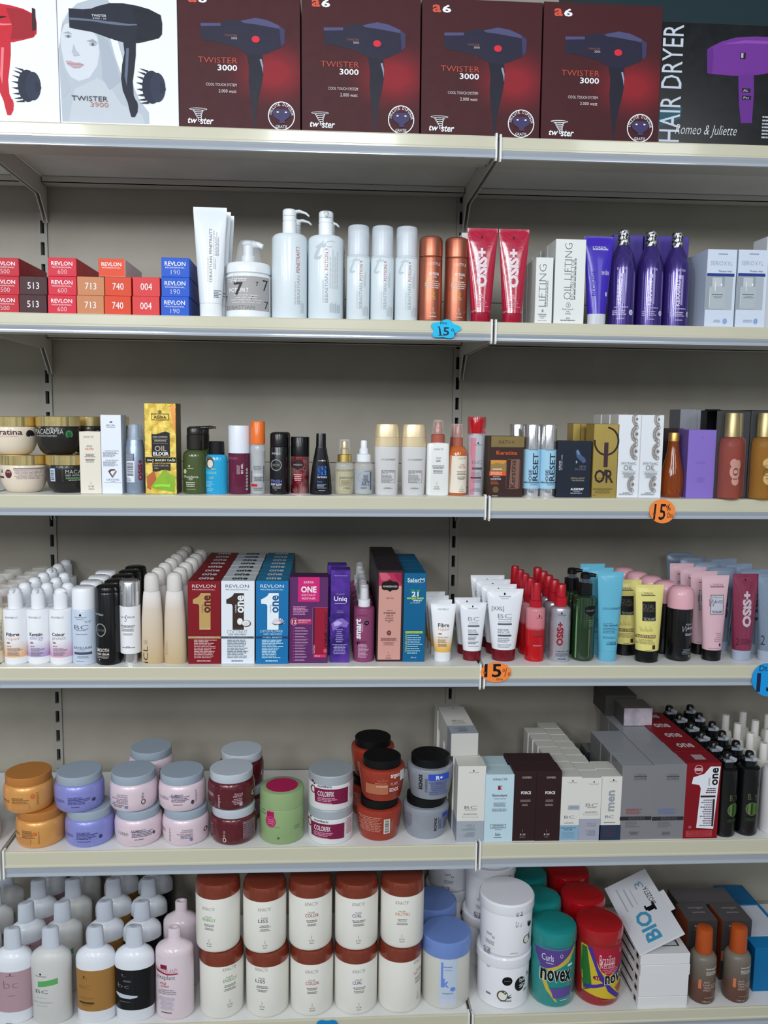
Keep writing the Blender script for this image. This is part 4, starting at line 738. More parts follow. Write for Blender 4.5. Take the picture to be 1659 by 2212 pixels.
ex = can('mousse_can', 'pale blue grey can with white cap at the front', 'J', (618,340,830,1016), 3, plastic((196,208,226),.3), (236,238,244), [e(716,574,9,11,BK), t('Schwarzkopf',664,586,768,604,(70,74,84),0,-.01), l(668,608,760,616,1,(120,124,140)), t('"0,10"',750,624,802,644,(110,114,130)), t('BC',658,662,780,700,(90,96,110),0,-.01), l(660,704,780,712,1,(110,114,130)), l(664,738,782,748,1,(130,136,150)), t('EXCELLIUM',650,852,800,874,(70,76,96),0,.0), r(652,900,802,922,(70,78,100)), l(656,884,770,892,1,(150,156,170)), l(656,934,800,956,2,(130,136,150)), l(658,976,750,986,1,(130,136,150))], .72, capr=.96)
column(ex, 3, .058, 'pale blue grey can with white cap', 'pale blue grey cans with white caps')
sm = can('serum_bottle', 'black can with cream lettering and grey ring, at the front', 'J', (820,330,1036,1018), 3, plastic((11,11,14),.25), (11,11,13), [t('MONTIBELLO',832,562,912,578,(200,200,206)), ('o',882,706,48,58,8,(150,148,144),0,360), t('DECODE',846,698,916,716,(120,116,112)), t('SMOOTH',836,868,952,900,(226,220,206),0,.01), t('SLEEK SERUM',836,910,952,928,(220,216,206),0,.02), l(836,936,952,958,2,(170,168,160)), e(866,970,5,5,(210,206,196))], .93)
column(sm, 4, .055, 'black can with grey ring', 'black cans with grey rings', dx=.002)
bottle('airless_bottle', 'white bottle with chrome cap and chrome base', 'J', (1024,284,1202,1018), 3, [('bottle_body', [(.135,1),(.14,1),(.70,1)], plastic((236,236,240),.3)), ('chrome_base', [(0,.70),(.133,.70)], chr_), ('chrome_cap', [(.702,.96),(.975,.96),(.99,.9),(1,.8)], chr_)],
  [t('LA',1046,588,1074,604,(90,80,90)), t('E',1084,588,1096,604,(90,80,90)), t('S',1082,578,1106,634,(90,80,90),0,-.02,.2), t('ENCIA',1108,588,1168,604,(90,80,90)), l(1040,664,1172,690,3,(100,100,106)), l(1046,696,1166,722,3,(100,100,106)), l(1056,738,1160,754,2,(100,100,106)), l(1046,858,1176,868,1,(120,120,126)), t('m',1094,850,1124,860,(90,90,96))], y=.006)
def icl(label, bb):
    H_ = .18; bd = GR([(0,(196,172,130)),(.25,(206,186,158)),(.6,(212,198,184)),(.74,(226,220,216)),(1,(230,226,222))], H_, r=.4, t=.0)
    b = bottle('lotion_bottle', label, 'J', bb, 3, [('bottle_body', [(0,.94,.62),(.01,1,.62),(.12,1,.62),(.5,.93,.66),(.75,.78,.72),(.795,.72,.8),(.80,.68,.85)], bd), ('cap', [(.80,.66,.95),(.82,.68,.95),(.93,.66,.95),(.975,.58,.95),(1,.3,.95)], M((230,226,222),r=.3,a=.8,coat=.4))],
      [], ky=.62, curved=2)
    for nd in bd.node_tree.nodes:
        if nd.type == 'MATH': nd.inputs[1].default_value = b['H']
    return b
i1 = icl('pale amber bottle with frosted cap and vertical lettering, front left one', (1210,218,1404,1006)); i2 = icl('pale amber bottle with frosted cap beside the red cartons, front one', (1402,214,1600,1006))
for b_, tx in ((i1, True), (i2, False)):
    sh = [t('*',44,56,54,62,(60,50,40),0,.04), l(36,52,66,58,3,(180,160,130)) ] + ([t('iCL',12,80,34,99,(60,50,50),90), v_(14,60,34,78,3,(150,130,120))] if tx else [v_(8,58,22,90,3,(190,160,140))])
    W, H = b_['W'], b_['H']; printing(b_, (0,0,100,100), sh, W, H, lambda a, q, W=W, H=H: -.62*math.sqrt(max(1e-7, (W/2*(1-.27*max(0, q/H-.12)))**2-a*a)), 2, xlim=W*.42)
column(i1, 6, .060, 'pale amber frosted-cap bottle of the left column', 'pale amber bottles with frosted caps', dx=.002)
column(i2, 5, .060, 'pale amber frosted-cap bottle of the right column', 'pale amber bottles with frosted caps', dx=.002)
# cartons with the large numeral
def uniq(label, bb, col, numc, onec, frame_t, small, extras, top, desc, n, hdr):
    xl = bb[0]; q = lambda x: xl+x
    sh = [t('REVLON',q(38),366,q(238),392,hdr,0,.0), t('PROFESSIONAL',q(40),404,q(236),414,hdr),
      p([(q(112),438),(q(195),438),(q(195),750),(q(98),750),(q(98),548),(q(90),532),(q(44),528),(q(44),492),(q(70),480),(q(98),462)], numc),
      t('uniq',q(116),538,q(136),602,onec,90,.0), t('one',q(140),456,q(196),606,onec,90,.03), t('ALL IN ONE',q(106),732,q(186),742,hdr if numc != WH else GY),
      r(q(1),806,q(282),824,frame_t), t('10 REAL BENEFITS',q(60),809,q(225),821,small,0,.01), l(q(52),832,q(250),996,12,small,'l'), l(q(74),1008,q(200),1026,1,small)] + extras
    b = carton('numeral_carton', label, 'K', bb, 3, col, sh, d=.0445, top=top, side=tuple(int(v*.85) for v in top), group=desc+'s')
    W, D, H = b['W'], b['D'], b['H']
    printing(b, (0,0,100,100), [t('one',28,22,76,70,(220,220,224) if col[0] < 200 else (60,56,60),0,.03), ('o',52,12,12,3,2,(220,220,224) if col[0] < 200 else (60,56,60),180,360)], W, D, lambda a, q: 0, 0, xform=lambda v: Vector((v.x, D/2-v.z, H+.0002-.1*v.y*0)) if False else Vector((v.x, -D/2+v.z, H+.0006)))
    column(b, n, .0452, desc, desc+'s', jit=.0005)
    return b
RDD = (128,18,30)
u1_ = uniq('red carton with large gold numeral, at the front of the red column', (20,336,302,1044), RDD, (186,154,96), (90,24,30), (176,150,110), (210,170,170), [t('HAIR TREATMENT',66,772,248,784,(120,60,50))], (120,24,32), 'red carton with large gold numeral', 7, (226,206,206))
u2_ = uniq('white carton with large brown numeral and coconut, at the front', (304,336,592,1044), (224,230,238), (58,42,38), (230,234,240), (74,84,100), (110,120,136), [t('COCONUT',354,752,528,782,(70,66,70),0,-.02), t('HAIR TREATMENT',366,786,520,796,(70,66,70)), e(464,678,27,32,(90,62,44)), e(466,678,24,28,(236,236,234)), e(520,696,40,28,(70,48,38)), e(518,694,34,23,(238,238,236)), e(520,696,26,16,(214,214,210))], (196,204,210), 'white carton with large brown numeral', 7, (80,90,110))
u3_ = uniq('blue carton with large white numeral and lotus flower, at the front', (600,336,880,1044), (24,112,172), (228,238,244), (40,90,140), (26,60,96), (190,224,238), [t('LOTUS FLOWER',638,752,832,772,(226,240,246),0,-.01), t('HAIR TREATMENT',668,780,826,792,(226,240,246))]+[p([(792,695),(792+58*math.cos(a),695+46*math.sin(a)*1.1),(792+50*math.cos(a+.25),690+40*math.sin(a+.25))], (226,206,222)) for a in [math.radians(180+22*j) for j in range(9)]]+[e(792,688,22,10,(236,220,230)), p([(734,690),(760,700),(792,704),(830,700),(850,684),(820,706),(760,708)], (40,80,50))], (40,116,150), 'blue carton with large white numeral', 7, (226,240,246))
PU = (92,42,98)
carton('treatment_carton', 'purple carton with pink panel and large white word', 'K', (884,303,1217,1036), 3, PU, [r(958,303,1142,512,(206,36,116)), t('KATIVA',1008,338,1092,356,WH,0,.0), t('ONE',984,380,1116,434,WH,0,.03), t('INSTANT',990,446,1110,464,(240,200,220)), t('REPAIR',992,474,1110,492,(240,200,220)),
   l(918,548,1066,598,4,(220,150,190),'l'), l(918,600,1050,626,2,(220,150,190),'l'), e(926,680,28,30,(150,24,60)), ('o',926,680,30,32,4,(230,150,180),0,360), t('12',908,664,946,696,WH,0,.01), r(952,656,1078,704,(176,44,100)), t('BENEFICIOS',964,662,1068,676,(236,190,206),0,.02), t('BENEFITS',964,682,1040,692,(236,190,206)), r(1084,560,1212,956,(150,20,52)), r(1084,560,1104,956,(70,26,60)), ('q',[(1084,556,1214,560),(1084,556,1088,958)],(150,90,140)),
   t('ONE',1188,760,1220,900,(40,20,34),90,.03), t('INSTANT',1190,594,1212,744,(40,20,34),90), e(1196,930,16,18,(200,80,110)), t('KATIVA',1092,880,1108,950,(230,190,200),90), r(1094,960,1202,986,(214,50,100)), t('100 ml',1108,966,1150,980,(240,200,210))]+[l(936,726+i*25,1050,740+i*25,2,(206,160,200),'l') for i in range(12)]+[r(920,730+i*25,928,736+i*25,(220,80,140)) for i in range(12)], d=.05, side=(66,30,76), top=(70,40,76))
gal = NOISY((44,26,104), (92,54,160), 30, r=.25, lo=.35, hi=.7)
tx_ = carton('galaxy_carton', 'slim violet carton with starry print, front', 'K', (1235,243,1404,1032), 3, gal, [l(1262,286,1378,296,1,(150,140,200)), t('TripleX',1284,438,1356,456,(160,150,190)), t('Uniq',1264,466,1376,516,(220,214,236),0,.02), l(1268,520,1372,532,1,(190,180,214)), l(1286,582,1354,610,2,(130,120,170)), p([(1244,700),(1290,660),(1340,650),(1395,690),(1380,730),(1320,720),(1260,760)], (130,104,190)), p([(1262,690),(1300,672),(1340,690),(1310,710),(1275,720)], (190,170,226)), l(1280,740,1350,860,7,(150,140,196)), l(1250,870,1385,960,7,(160,150,206))], d=.04, side=(48,30,96))
column(tx_, 1, .055, 'slim violet starry carton', 'slim violet starry cartons', dx=-.006)
mag2 = plastic((136,64,104), .35)
clr2 = M((226,226,230), r=.08, a=.35, coat=.4)
def spray(label, crop, bb, body, shapes, zb_, headc, k=3, kyv=1, hd=.62, capm=None, group=None, rr=.58):
    ps = [('bottle_body', bodyp(zb_, 1, rr*1.02, .035, .02), body), ('spray_collar', [(zb_,rr),(zb_+.085,rr),(zb_+.09,rr*.8)], headc), ('spray_head', [(zb_+.09,rr*.62),(.93,rr*.60),(.955,rr*.5)], headc)]
    ps.append(('cap', [(zb_+.091,rr*.82),(.97,rr*.7),(1,rr*.6)], capm or headc))
    return bottle('spray_bottle', label, crop, bb, k, ps, shapes, ky=kyv, group=group)
st = spray('plum spray bottle with vertical white lettering at the front', 'K', (1434,365,1617,1032), mag2, [t('MONTIBELLO',1468,612,1550,626,(60,24,46),0,-.01), t('smart',1450,650,1496,826,WH,90,.03), t('TOUCH',1494,690,1514,768,(226,206,220),90), t('+',1452,850,1490,880,(16,8,16),0,.03), e(1544,684,20,20,(14,11,16)), t('12',1536,676,1552,688,(200,200,206)), t('TREATMENT',1474,846,1544,856,(60,24,46)), l(1474,866,1570,990,11,(206,170,196),'l')], .72, (232,232,236), capm=clr2)
column(st, 5, .055, 'plum spray bottle with clear cap', 'plum spray bottles')
KE = (206,152,142)
ke = carton('floral_carton', 'dusty pink carton with dark frame, at the front', 'L', (48,272,266,1014), 3, (52,34,38), [r(62,290,248,998,KE), r(62,290,248,396,(180,44,84)), p([(62,290),(120,290),(160,330),(110,360),(80,350)], (200,90,110)), p([(180,300),(248,290),(248,380),(210,350)], (150,30,70)), p([(85,378),(100,362),(130,360),(153,348),(176,360),(208,362),(224,380),(224,418),(206,430),(176,430),(153,444),(130,430),(100,430),(85,418)], (18,13,15)), t('KINESSENCES',96,394,212,408,(220,206,206),0,.01), t('NECTAR',124,490,184,502,(90,60,60)),
   l(124,592,182,602,1,(110,70,70)), t('treatment',104,606,202,624,(90,56,58),0,.01), t('with 14',128,628,182,646,(90,56,58)), l(108,652,196,664,1,(90,56,58)), t('benefits',120,666,186,682,(90,56,58)), l(134,684,170,694,1,(100,64,64)), e(152,778,18,20,(110,44,60)), t('100',144,772,160,784,(206,160,160)), l(82,818,218,846,3,(110,70,70)), l(96,852,206,882,3,(150,104,100)), r(149,932,151,952,(100,64,64)), t('K I N',138,960,166,970,(90,56,58)), l(118,980,184,990,1,(100,64,64))], d=.053, side=(40,36,42), top=(44,36,42))
column(ke, 5, .0535, 'dusty pink dark-framed carton', 'dusty pink dark-framed cartons', jit=.0005)
sa = carton('spray_carton', 'teal blue carton with green lettering, at the front', 'L', (266,294,448,1016), 3, (10,96,142), [t('SalerM',292,334,432,364,(220,236,240),0,.01), t('COSMETICS',298,364,424,373,(200,226,232)), t('21',330,442,386,484,(226,240,240),0,.03), t('24',316,424,400,444,(60,150,90),0,.03), t('24',318,486,396,494,(50,130,80),0,.03), t('express',290,490,430,508,(190,220,60),0,.03,.15), t('SPRAY',342,508,418,522,(226,240,240),0,.03), t('by SALERM',322,528,398,542,(190,220,230)), r(286,764,426,782,(190,214,60)), t('PROTEINAS DE SEDA',292,768,420,778,(30,60,70)), t('TODO-EN-UNO',284,790,300,936,(190,220,60),90), t('100 ml',334,974,378,986,(200,226,236))]+[l(302,792+i*18,426,806+i*18,1,(170,206,224),'l') for i in range(9)], d=.05, side=(10,60,90), top=(14,90,128))
column(sa, 4, .0505, 'teal blue carton with green lettering', 'teal blue cartons', jit=.0005)
fb = tube('squeeze_tube', 'small white tube with yellow fade, front of its column', 'L', (494,556,702,1018), 3, M((236,238,240),r=.35), (226,228,232), [], zc=.17, wb=.66)
gm = GR([(.17,(226,176,84)),(.24,(230,186,104)),(.48,(236,236,238)),(1,(236,238,242))], fb['H'], r=.35)
for ch in fb.children:
    if ch.name.startswith('tube_body'): ch.data.materials[0] = gm
def tyf(W, H, zc, wb, kyb=.8):
    def f(a, b):
        f_ = min(1, max(0, (b/H-zc)/(.955-zc))); rr = wb+(1-wb)*f_**.9; k = kyb*(1-f_)**.75*(wb/rr)+.03
        return -k*rr*W/2*math.sqrt(max(.002, 1-(a/(rr*W/2))**2))
    return f
printing(fb, (494,556,702,1018), [t('MONTIBELLO',552,592,642,606,(90,90,96),0,-.01), t('Fibre',554,708,646,740,(60,60,66),0,.02), t('repair',554,744,648,774,(206,120,90),0,-.01), e(570,792,16,7,(176,130,70)), t('SEALED ENDS',552,816,638,826,(100,80,50)), l(552,836,640,866,3,(130,104,60),'l'), l(554,870,634,898,3,(130,104,60),'l')], fb['W'], fb['H'], tyf(fb['W'], fb['H'], .17, .66), 2)
column(fb, 3, .042, 'small white tube with yellow fade', 'small white tubes with yellow fade', dx=-.002)
BCW = (228,230,236); DR = (112,20,32)
bs = tube('squeeze_tube', 'small white tube with dark red cap, front of the two', 'L', (732,546,952,1012), 3, BCW, DR, [e(838,578,6,8,BK), t('Schwarzkopf',802,588,880,602,(90,90,96)), t('BC',798,660,892,690,(130,134,144),0,-.01), l(796,696,892,704,1,(140,144,154)), l(798,710,892,718,1,(150,150,160)), r(798,724,892,738,(96,100,112)), t('REPAIR',800,758,866,770,(120,124,134)), t('RESCUE',800,772,874,784,(120,124,134)), r(800,792,884,802,(70,72,84)), l(800,812,890,844,3,(110,112,124),'l'), l(800,852,902,876,2,(110,112,124),'l'), l(800,886,890,896,1,(130,130,140))], zc=.175, wb=.68)
column(bs, 1, .05, 'small white tube with dark red cap', 'small white tubes with dark red caps', dx=-.004)
bl_ = tube('squeeze_tube', 'large white tube with dark red cap, front of its column', 'L', (956,438,1258,1016), 3, BCW, DR, [e(1102,478,8,10,BK), t('Schwarzkopf',1056,490,1154,508,(80,80,88)), l(1058,512,1150,518,1,(130,130,140)), t('[XXL]',996,576,1094,616,(70,76,90),0,.0), t('BC',1044,634,1160,668,(130,134,144),0,-.01), l(1044,674,1160,682,1,(130,134,144)), l(1044,692,1160,700,1,(150,150,160)), r(1044,708,1158,722,(90,94,106)), t('REPAIR',1044,752,1132,768,(110,114,126)), t('RESCUE',1044,772,1140,788,(110,114,126)), r(1044,798,1154,812,(74,76,88)), l(1044,822,1142,862,3,(150,154,164),'l'), l(1044,870,1180,904,3,(170,172,180),'l')], zc=.165, wb=.64)
column(bl_, 3, .052, 'large white tube with dark red cap', 'large white tubes with dark red caps', dx=-.003)
two = GR([(0,(186,18,26)),(.40,(188,22,30)),(.44,(206,120,130)),(1,(206,150,158))], .15, r=.12)
RS = (178,24,40)
rsb = spray('clear bottle with two-tone red liquid, front of its column', 'L', (1265,370,1420,1018), two, [e(1356,634,6,9,BK), l(1320,645,1396,655,1,(110,50,60)), t('BC',1308,748,1392,774,(120,60,76),0,-.01), r(1308,784,1392,790,(130,60,70)), t('ICE FROSTED',1310,800,1394,814,(110,30,44)), r(1310,872,1390,890,(150,30,40)), t('REVERSAL',1314,876,1386,886,(240,190,190))], .69, RS, rr=.66)
for nd in two.node_tree.nodes:
    if nd.type == 'MATH': nd.inputs[1].default_value = rsb['H']
column(rsb, 4, .05, 'two-tone red liquid spray bottle', 'two-tone red liquid spray bottles')
sil = M((186,188,198), r=.28, m=.55, coat=.4)
oss = bottle('mousse_can', 'silver bottle with red spray cap and vertical red lettering, front', 'L', (1460,382,1628,1024), 3, [('can_body', [(0,.92),(.015,.98),(.5,.98),(.58,.93),(.63,.95),(.67,.96),(.70,.88),(.715,.68),(.72,.5)], sil), ('spray_collar', [(.722,.62),(.83,.62),(.84,.5)], RS), ('spray_head', [(.842,.46),(.985,.44),(1,.38)], RS)],
  [e(1532,610,6,9,BK), t('Schwarzkopf',1500,620,1572,632,(80,80,90)), t('OSiS+',1498,684,1550,882,(150,22,44),90,.045), t('PUMP MY CURLS',1496,926,1610,936,(60,64,80),0,.01), l(1496,945,1606,975,3,(100,104,120),'l'), l(1500,988,1590,1000,1,(60,64,80))], curved=2)
column(oss, 4, .05, 'silver bottle with red spray cap', 'silver bottles with red spray caps')
gg = M((34,62,34), r=.08, coat=.8, t=.25)
dg = bottle('pump_bottle', 'dark green glass pump bottle, front of the two', 'M', (100,172,276,884), 3, [('bottle_body', [(0,.92),(.012,.98),(.03,1),(.70,1),(.73,.95),(.745,.7),(.75,.6)], gg), ('pump_collar', [(.75,.66),(.88,.66),(.885,.5)], (12,13,15)), ('pump_head', [(.886,.3),(.93,.3),(.935,.44),(.985,.42),(1,.3)], (14,15,17)), ('clear_cap', [(.888,.42),(.98,.40)], M((120,124,132),r=.08,a=.35))],
  [p([(166,440),(190,430),(222,426),(256,432),(272,446),(272,480),(256,494),(222,516),(190,498),(168,482)], (13,14,14)), t('ORIBIO',178,460,268,474,(130,134,130)), l(196,540,250,600,4,(90,130,80)), r(112,380,120,860,(120,160,110)), r(206,620,212,850,(110,120,84))])
sweep('pump_spout', [(0,0,.965*dg['H'],.006),(.012,-.003,.975*dg['H'],.005),(.022,-.005,.97*dg['H'],.0035)], plastic((14,15,17)), dg)
column(dg, 1, .055, 'dark green glass pump bottle', 'dark green pump bottles', dx=-.012)
cy = tube('squeeze_tube', 'sky blue tube with blue cap, front of its column', 'M', (306,178,514,886), 3, (100,178,206), (104,178,206), [t('SERIE',346,458,418,474,(60,110,140)), t('EXPERT',420,458,492,474,(30,70,110),0,.01), t('GLYCERIN',354,578,430,588,(50,100,130)), t('CURL CONTOUR',352,592,474,606,(20,60,110),0,.02), l(354,614,470,662,4,(60,120,150),'l'), l(354,684,470,702,2,(60,120,150),'l'), t("L'OREAL",382,724,464,744,(20,60,110)), r(382,745,462,750,(30,80,120))], zc=.12, wb=.70)
column(cy, 2, .05, 'sky blue tube', 'sky blue tubes', dx=-.004)
YE = (222,212,128)
ye = tube('squeeze_tube', 'pale yellow tube with black cap, front one', 'M', (616,284,846,896), 3, YE, (13,13,14), [t("L'OREAL",662,344,760,362,(80,76,50)), r(662,364,772,372,(90,84,56)), r(668,414,774,566,(18,18,18)), t('DUAL',672,436,764,470,(110,106,90),0,-.01), t('STYLERS',672,476,764,494,(110,106,90),0,-.01), t('TECNI.ART',676,540,770,562,(200,200,190),0,-.01), p([(624,698),(636,674),(774,674),(772,700)], (120,86,44)), t('BOUNCY & TENDER',636,678,770,694,(226,210,160),0,.01), l(626,708,770,748,4,(150,140,90)), r(746,754,770,786,(60,44,30)), l(690,790,740,798,1,(120,110,70))]+[p([(650+12*i,600+(i%3)*12),(664+12*i,650-(i%2)*8),(654+12*i,646)], (196,184,104)) for i in range(8)], zc=.155, wb=.80)
c = copy_tree(ye); c.location += Vector((-.028, .055, 0)); c['label'] = 'pale yellow tube with black cap, rear one'; ye['group'] = c['group'] = 'pale yellow tubes'
PK = (222,168,180)
pk = bottle('mousse_can', 'black can with pale pink domed cap, front one', 'M', (848,272,1050,884), 3, [('can_body', [(0,.88),(.012,.92),(.03,.94),(.66,.94),(.70,.92)], plastic((12,12,16),.25)), ('cap', [(.705,.99),(.74,1),(.88,.97),(.95,.88),(.985,.66),(1,.3)], PK)],
   [t("L'OREAL",958,512,1032,526,(70,60,50)), t('Hollywood',958,568,1028,588,(206,206,214),0,-.01,.3), t('W',934,590,984,640,(190,190,200),0,-.02,.3), t('AVES',974,600,1028,620,(226,226,232)), t('TECNI.ART',956,652,1024,670,(214,214,220),0,.01), l(934,780,1020,826,4,(120,130,146),'r'), r(990,830,1014,852,(120,110,60))])
column(pk, 4, .056, 'black can with pale pink domed cap', 'black cans with pale pink caps', dx=-.012)
PT = (214,176,186)
pt = tube('squeeze_tube', 'pale pink tube with black cap, front of its column', 'M', (1142,206,1362,882), 3, PT, (13,13,14), [t("L'OREAL",1208,270,1316,290,(110,90,100),0,-.01), r(1208,292,1318,300,(120,100,108)), r(1210,360,1314,512,(190,190,204)), ro(1210,358,1316,514,4,(40,38,50)), t('Hollywood',1222,370,1300,388,(60,58,70),0,-.01,.2), t('W',1200,392,1252,454,(50,48,60),0,-.02,.3), t('AVES',1240,402,1308,424,(60,58,70)), t('TECNI.ART',1220,482,1308,502,(60,58,70),0,.02), l(1240,652,1300,730,5,(190,140,156),'r'), r(1284,740,1298,762,(60,40,50)), l(1200,774,1290,784,1,(160,120,134))], zc=.13, wb=.68)
column(pt, 3, .05, 'pale pink tube with black cap', 'pale pink tubes with black caps', dx=-.003)
mt_ = M((136,46,76), r=.25, m=.2, coat=.6)
tube('squeeze_tube', 'plum red glossy tube with silver cap, at the right', 'M', (1388,194,1600,880), 3, mt_, (160,172,190), [t('OSiS+',1466,330,1538,612,(196,180,192),90,.05), e(1488,240,6,9,(50,16,30)), t('2',1428,700,1446,756,(50,20,36)), l(1456,700,1540,750,4,(90,30,52),'l')], zc=.12, wb=.69)
sbt = M((134,150,172), r=.25, m=.3, coat=.6)
sb = tube('squeeze_tube', 'silver blue tube at the right edge, front one', 'M', (1596,196,1830,884), 3, sbt, (160,172,190), [t('2',1634,680,1656,756,(40,44,60)), t('OSiS+',1690,330,1760,612,(60,66,80),90,.05)], zc=.12, wb=.69)
for i, (dx, dy) in enumerate(((-.010,.06),(-.012,.13),(-.014,.20),(-.075,.08),(-.078,.15),(-.082,.22),(-.086,.29))):
    c = copy_tree(sb); c.location += Vector((dx, dy, 0)); c['group'] = sb['group'] = 'silver blue tubes'; c['label'] = f'silver blue tube, {ORD[i%3+1] if i<3 else ORD[(i-3)+1]} back in the {"right edge column" if i < 3 else "column behind the plum red tube"}'

# ================================================================== ROW 5 (fifth shelf): stacked jars
lidg = plastic((158,172,186), .4)
def stack(name, desc, bbl, bbu_x, body, lid, sh_l, sh_u, prof=None, lidp=None, crop='N', k=4, top=None, hf=None, ht=2, grp=None):
    """two equal jars, one on the other: bbl the lower jar's box, bbu_x the upper one's left edge in the crop"""
    prof = prof or [(0,.80),(.02,.90),(.10,.98),(.30,1),(.58,1),(.70,.96),(.755,.90),(.76,.88)]
    lidp = lidp or [(.762,.905),(.775,.915),(.985,.915),(1,.89)]
    lo_ = bottle(name, f'{desc}, lower jar of the stack', crop, bbl, k, [('jar_body', prof, body), ('lid', lidp, lid)], sh_l, axis=False, curved=2, seg=56)
    lo_['group'] = (grp or desc+'s')
    if ht == 1: lo_['label'] = desc; return lo_, None
    up_ = copy_tree(lo_); up_.location.z += lo_['H']+.0004; up_['label'] = f'{desc}, upper jar of the stack'
    if sh_u is not None:
        for ch in list(up_.children):
            if ch.name.startswith('printing'): bpy.data.objects.remove(ch)
        W, H = lo_['W'], lo_['H']; xl, yt, xr, yb = bbu_x
        printing(up_, (xl, yt, xr, yb), sh_u, W, H, lambda a, b: -math.sqrt(max(1e-6, (W/2*(1 if b > .1*H else .985))**2-a*a)), 2, xlim=W*.49)
        ox, oy, s = CR[crop]; yy = lo_.location.y-W/2
        um = (xl+xr)/2/s+ox; zt = lo_.location.z+lo_['H']*1.5
        up_.location.x = at_y(um, oy+(yt+yb)/2/s, lo_.location.y).x
    return lo_, up_
def lor(x, y, w, c, c2, word='NUTRITION'):
    return [t("L'OREAL",x,y+24,x+w*.26,y+42,c), l(x,y+44,x+w*.26,y+50,1,c), t(word,x+w*.32,y,x+w*.6,y+16,c,0,.01), r(x+w*.32,y+18,x+w*.74,y+24,c2), l(x+w*.32,y+28,x+w*.76,y+62,3,c,'l'), l(x+w*.34,y+74,x+w*.6,y+84,1,c)]
og = M((222,160,90), r=.3, m=.25, coat=.3); ogl = M((196,130,66), r=.4, m=.2)
ol_, ou = stack('cosmetic_jar', 'orange gold jar', (62,742,458,1022), (32,440,435,722), og, ogl,
   lor(70,870,300,(120,80,50),(120,80,50))+[e(268,895,16,16,(206,110,60)), t('sexpert',300,875,316,975,(150,96,60),90), r(130,930,240,985,(196,136,80))], lor(52,585,330,(120,80,50),(120,80,50))+[e(326,582,18,20,(206,110,60)), t('sexpert',350,552,370,655,(150,96,60),90), r(160,630,300,680,(196,136,80))], grp='orange gold jars')
lb_ = M((142,146,214), r=.3, m=.2, coat=.3)
bl1, bu1 = stack('cosmetic_jar', 'periwinkle blue jar with grey lid', (464,735,862,1024), (436,440,836,722), lb_, lidg, lor(476,886,400,(66,66,120),(56,60,120),'UNLIMITED')+[e(790,938,12,16,(60,60,110))], lor(468,588,400,(66,66,120),(56,60,120),'UNLIMITED')+[e(788,630,12,14,(60,60,110))], grp='periwinkle blue jars')
pj = M((224,204,214), r=.3, coat=.4, m=.1)
p1l, p1u = stack('cosmetic_jar', 'pale pink jar of the left pink stack', (868,730,1257,1008), (874,440,1258,704), pj, lidg, lor(926,862,380,(90,84,100),(110,120,160),'LUMINO')+[e(1212,910,8,14,(70,70,80)), t('CONTRAST',1040,872,1130,886,(80,80,110))], [t('sexpert',888,540,904,645,(90,84,100),90), t('lumino',978,558,1060,572,(90,84,110)), t('contrast',962,574,1062,588,(90,84,110)), l(922,594,1062,636,4,(110,104,120),'r'), l(922,640,1030,664,2,(110,104,120)), r(1036,644,1062,666,(110,120,170)), ('o',1177,628,15,20,5,(16,16,18),0,360), t('500 ml',1164,560,1182,604,(60,60,66),90)], grp='pale pink jars')
p2l, p2u = stack('cosmetic_jar', 'pale pink jar of the right pink stack', (1258,728,1642,1000), (1262,440,1645,698), pj, lidg, [t("L'OREAL",1262,870,1306,900,(90,84,100)), t('sexpert',1338,858,1356,965,(90,84,100),90), t('lumino',1452,856,1532,870,(90,84,110)), t('contrast',1436,872,1532,886,(90,84,110)), l(1390,892,1532,934,4,(110,104,120),'r'), r(1510,932,1532,954,(110,120,170)), ('o',1622,898,12,18,5,(16,16,18),0,360)], lor(1288,556,340,(90,84,100),(110,120,160),'LUMINO')+[t('CONTRAST',1380,568,1470,584,(80,80,110)), e(1562,626,12,16,(70,66,76)), t('sexpert',1580,540,1596,630,(120,110,124),90)], grp='pale pink jars')
for s_, nm in ((p1l, 'lower'), (p1u, 'upper')):
    c = copy_tree(s_); c.location += Vector((.012, .125, 0)); c['label'] = f'pale pink jar at the back behind the pink stacks, {nm}'
for s_, nm in ((p1l, 'lower'), (p1u, 'upper')):
    c = copy_tree(s_); c.location.x = -.066; c.location.y -= .008; c['label'] = f'pale pink jar cut by the left picture edge, {nm} one'
wj = M((92,22,34), r=.25, coat=.5, m=.15)
w1, w1u = stack('cosmetic_jar', 'wine red jar with pale grey lid', (50,565,352,786), (54,330,355,550), wj, plastic((190,198,208),.35), [t('520 ml',148,690,162,735,(206,190,196),90), ('o',158,746,11,14,4,(220,206,210),0,360), r(276,640,344,748,(130,110,120)), l(278,640,342,748,9,(90,60,70)), l(50,660,84,735,5,(150,110,120))], [t("L'OREAL",60,446,104,468,(214,196,204)), t('sexpert',132,448,152,530,(200,180,190),90,.0), t('force',240,436,290,450,(206,186,196)), t('vector',230,450,290,464,(206,186,196)), l(206,470,286,510,4,(190,160,172),'r'), r(270,498,288,520,(190,160,172)), ('o',348,470,8,16,4,(214,200,206),0,360)], crop='O', grp='wine red jars')
c = copy_tree(w1); c.location += Vector((.012, .10, 0)); c['label'] = 'wine red jar at the back behind the wine stack, lower'
c = copy_tree(w1u); c.location += Vector((.012, .10, 0)); c['label'] = 'wine red jar at the back behind the wine stack, upper'
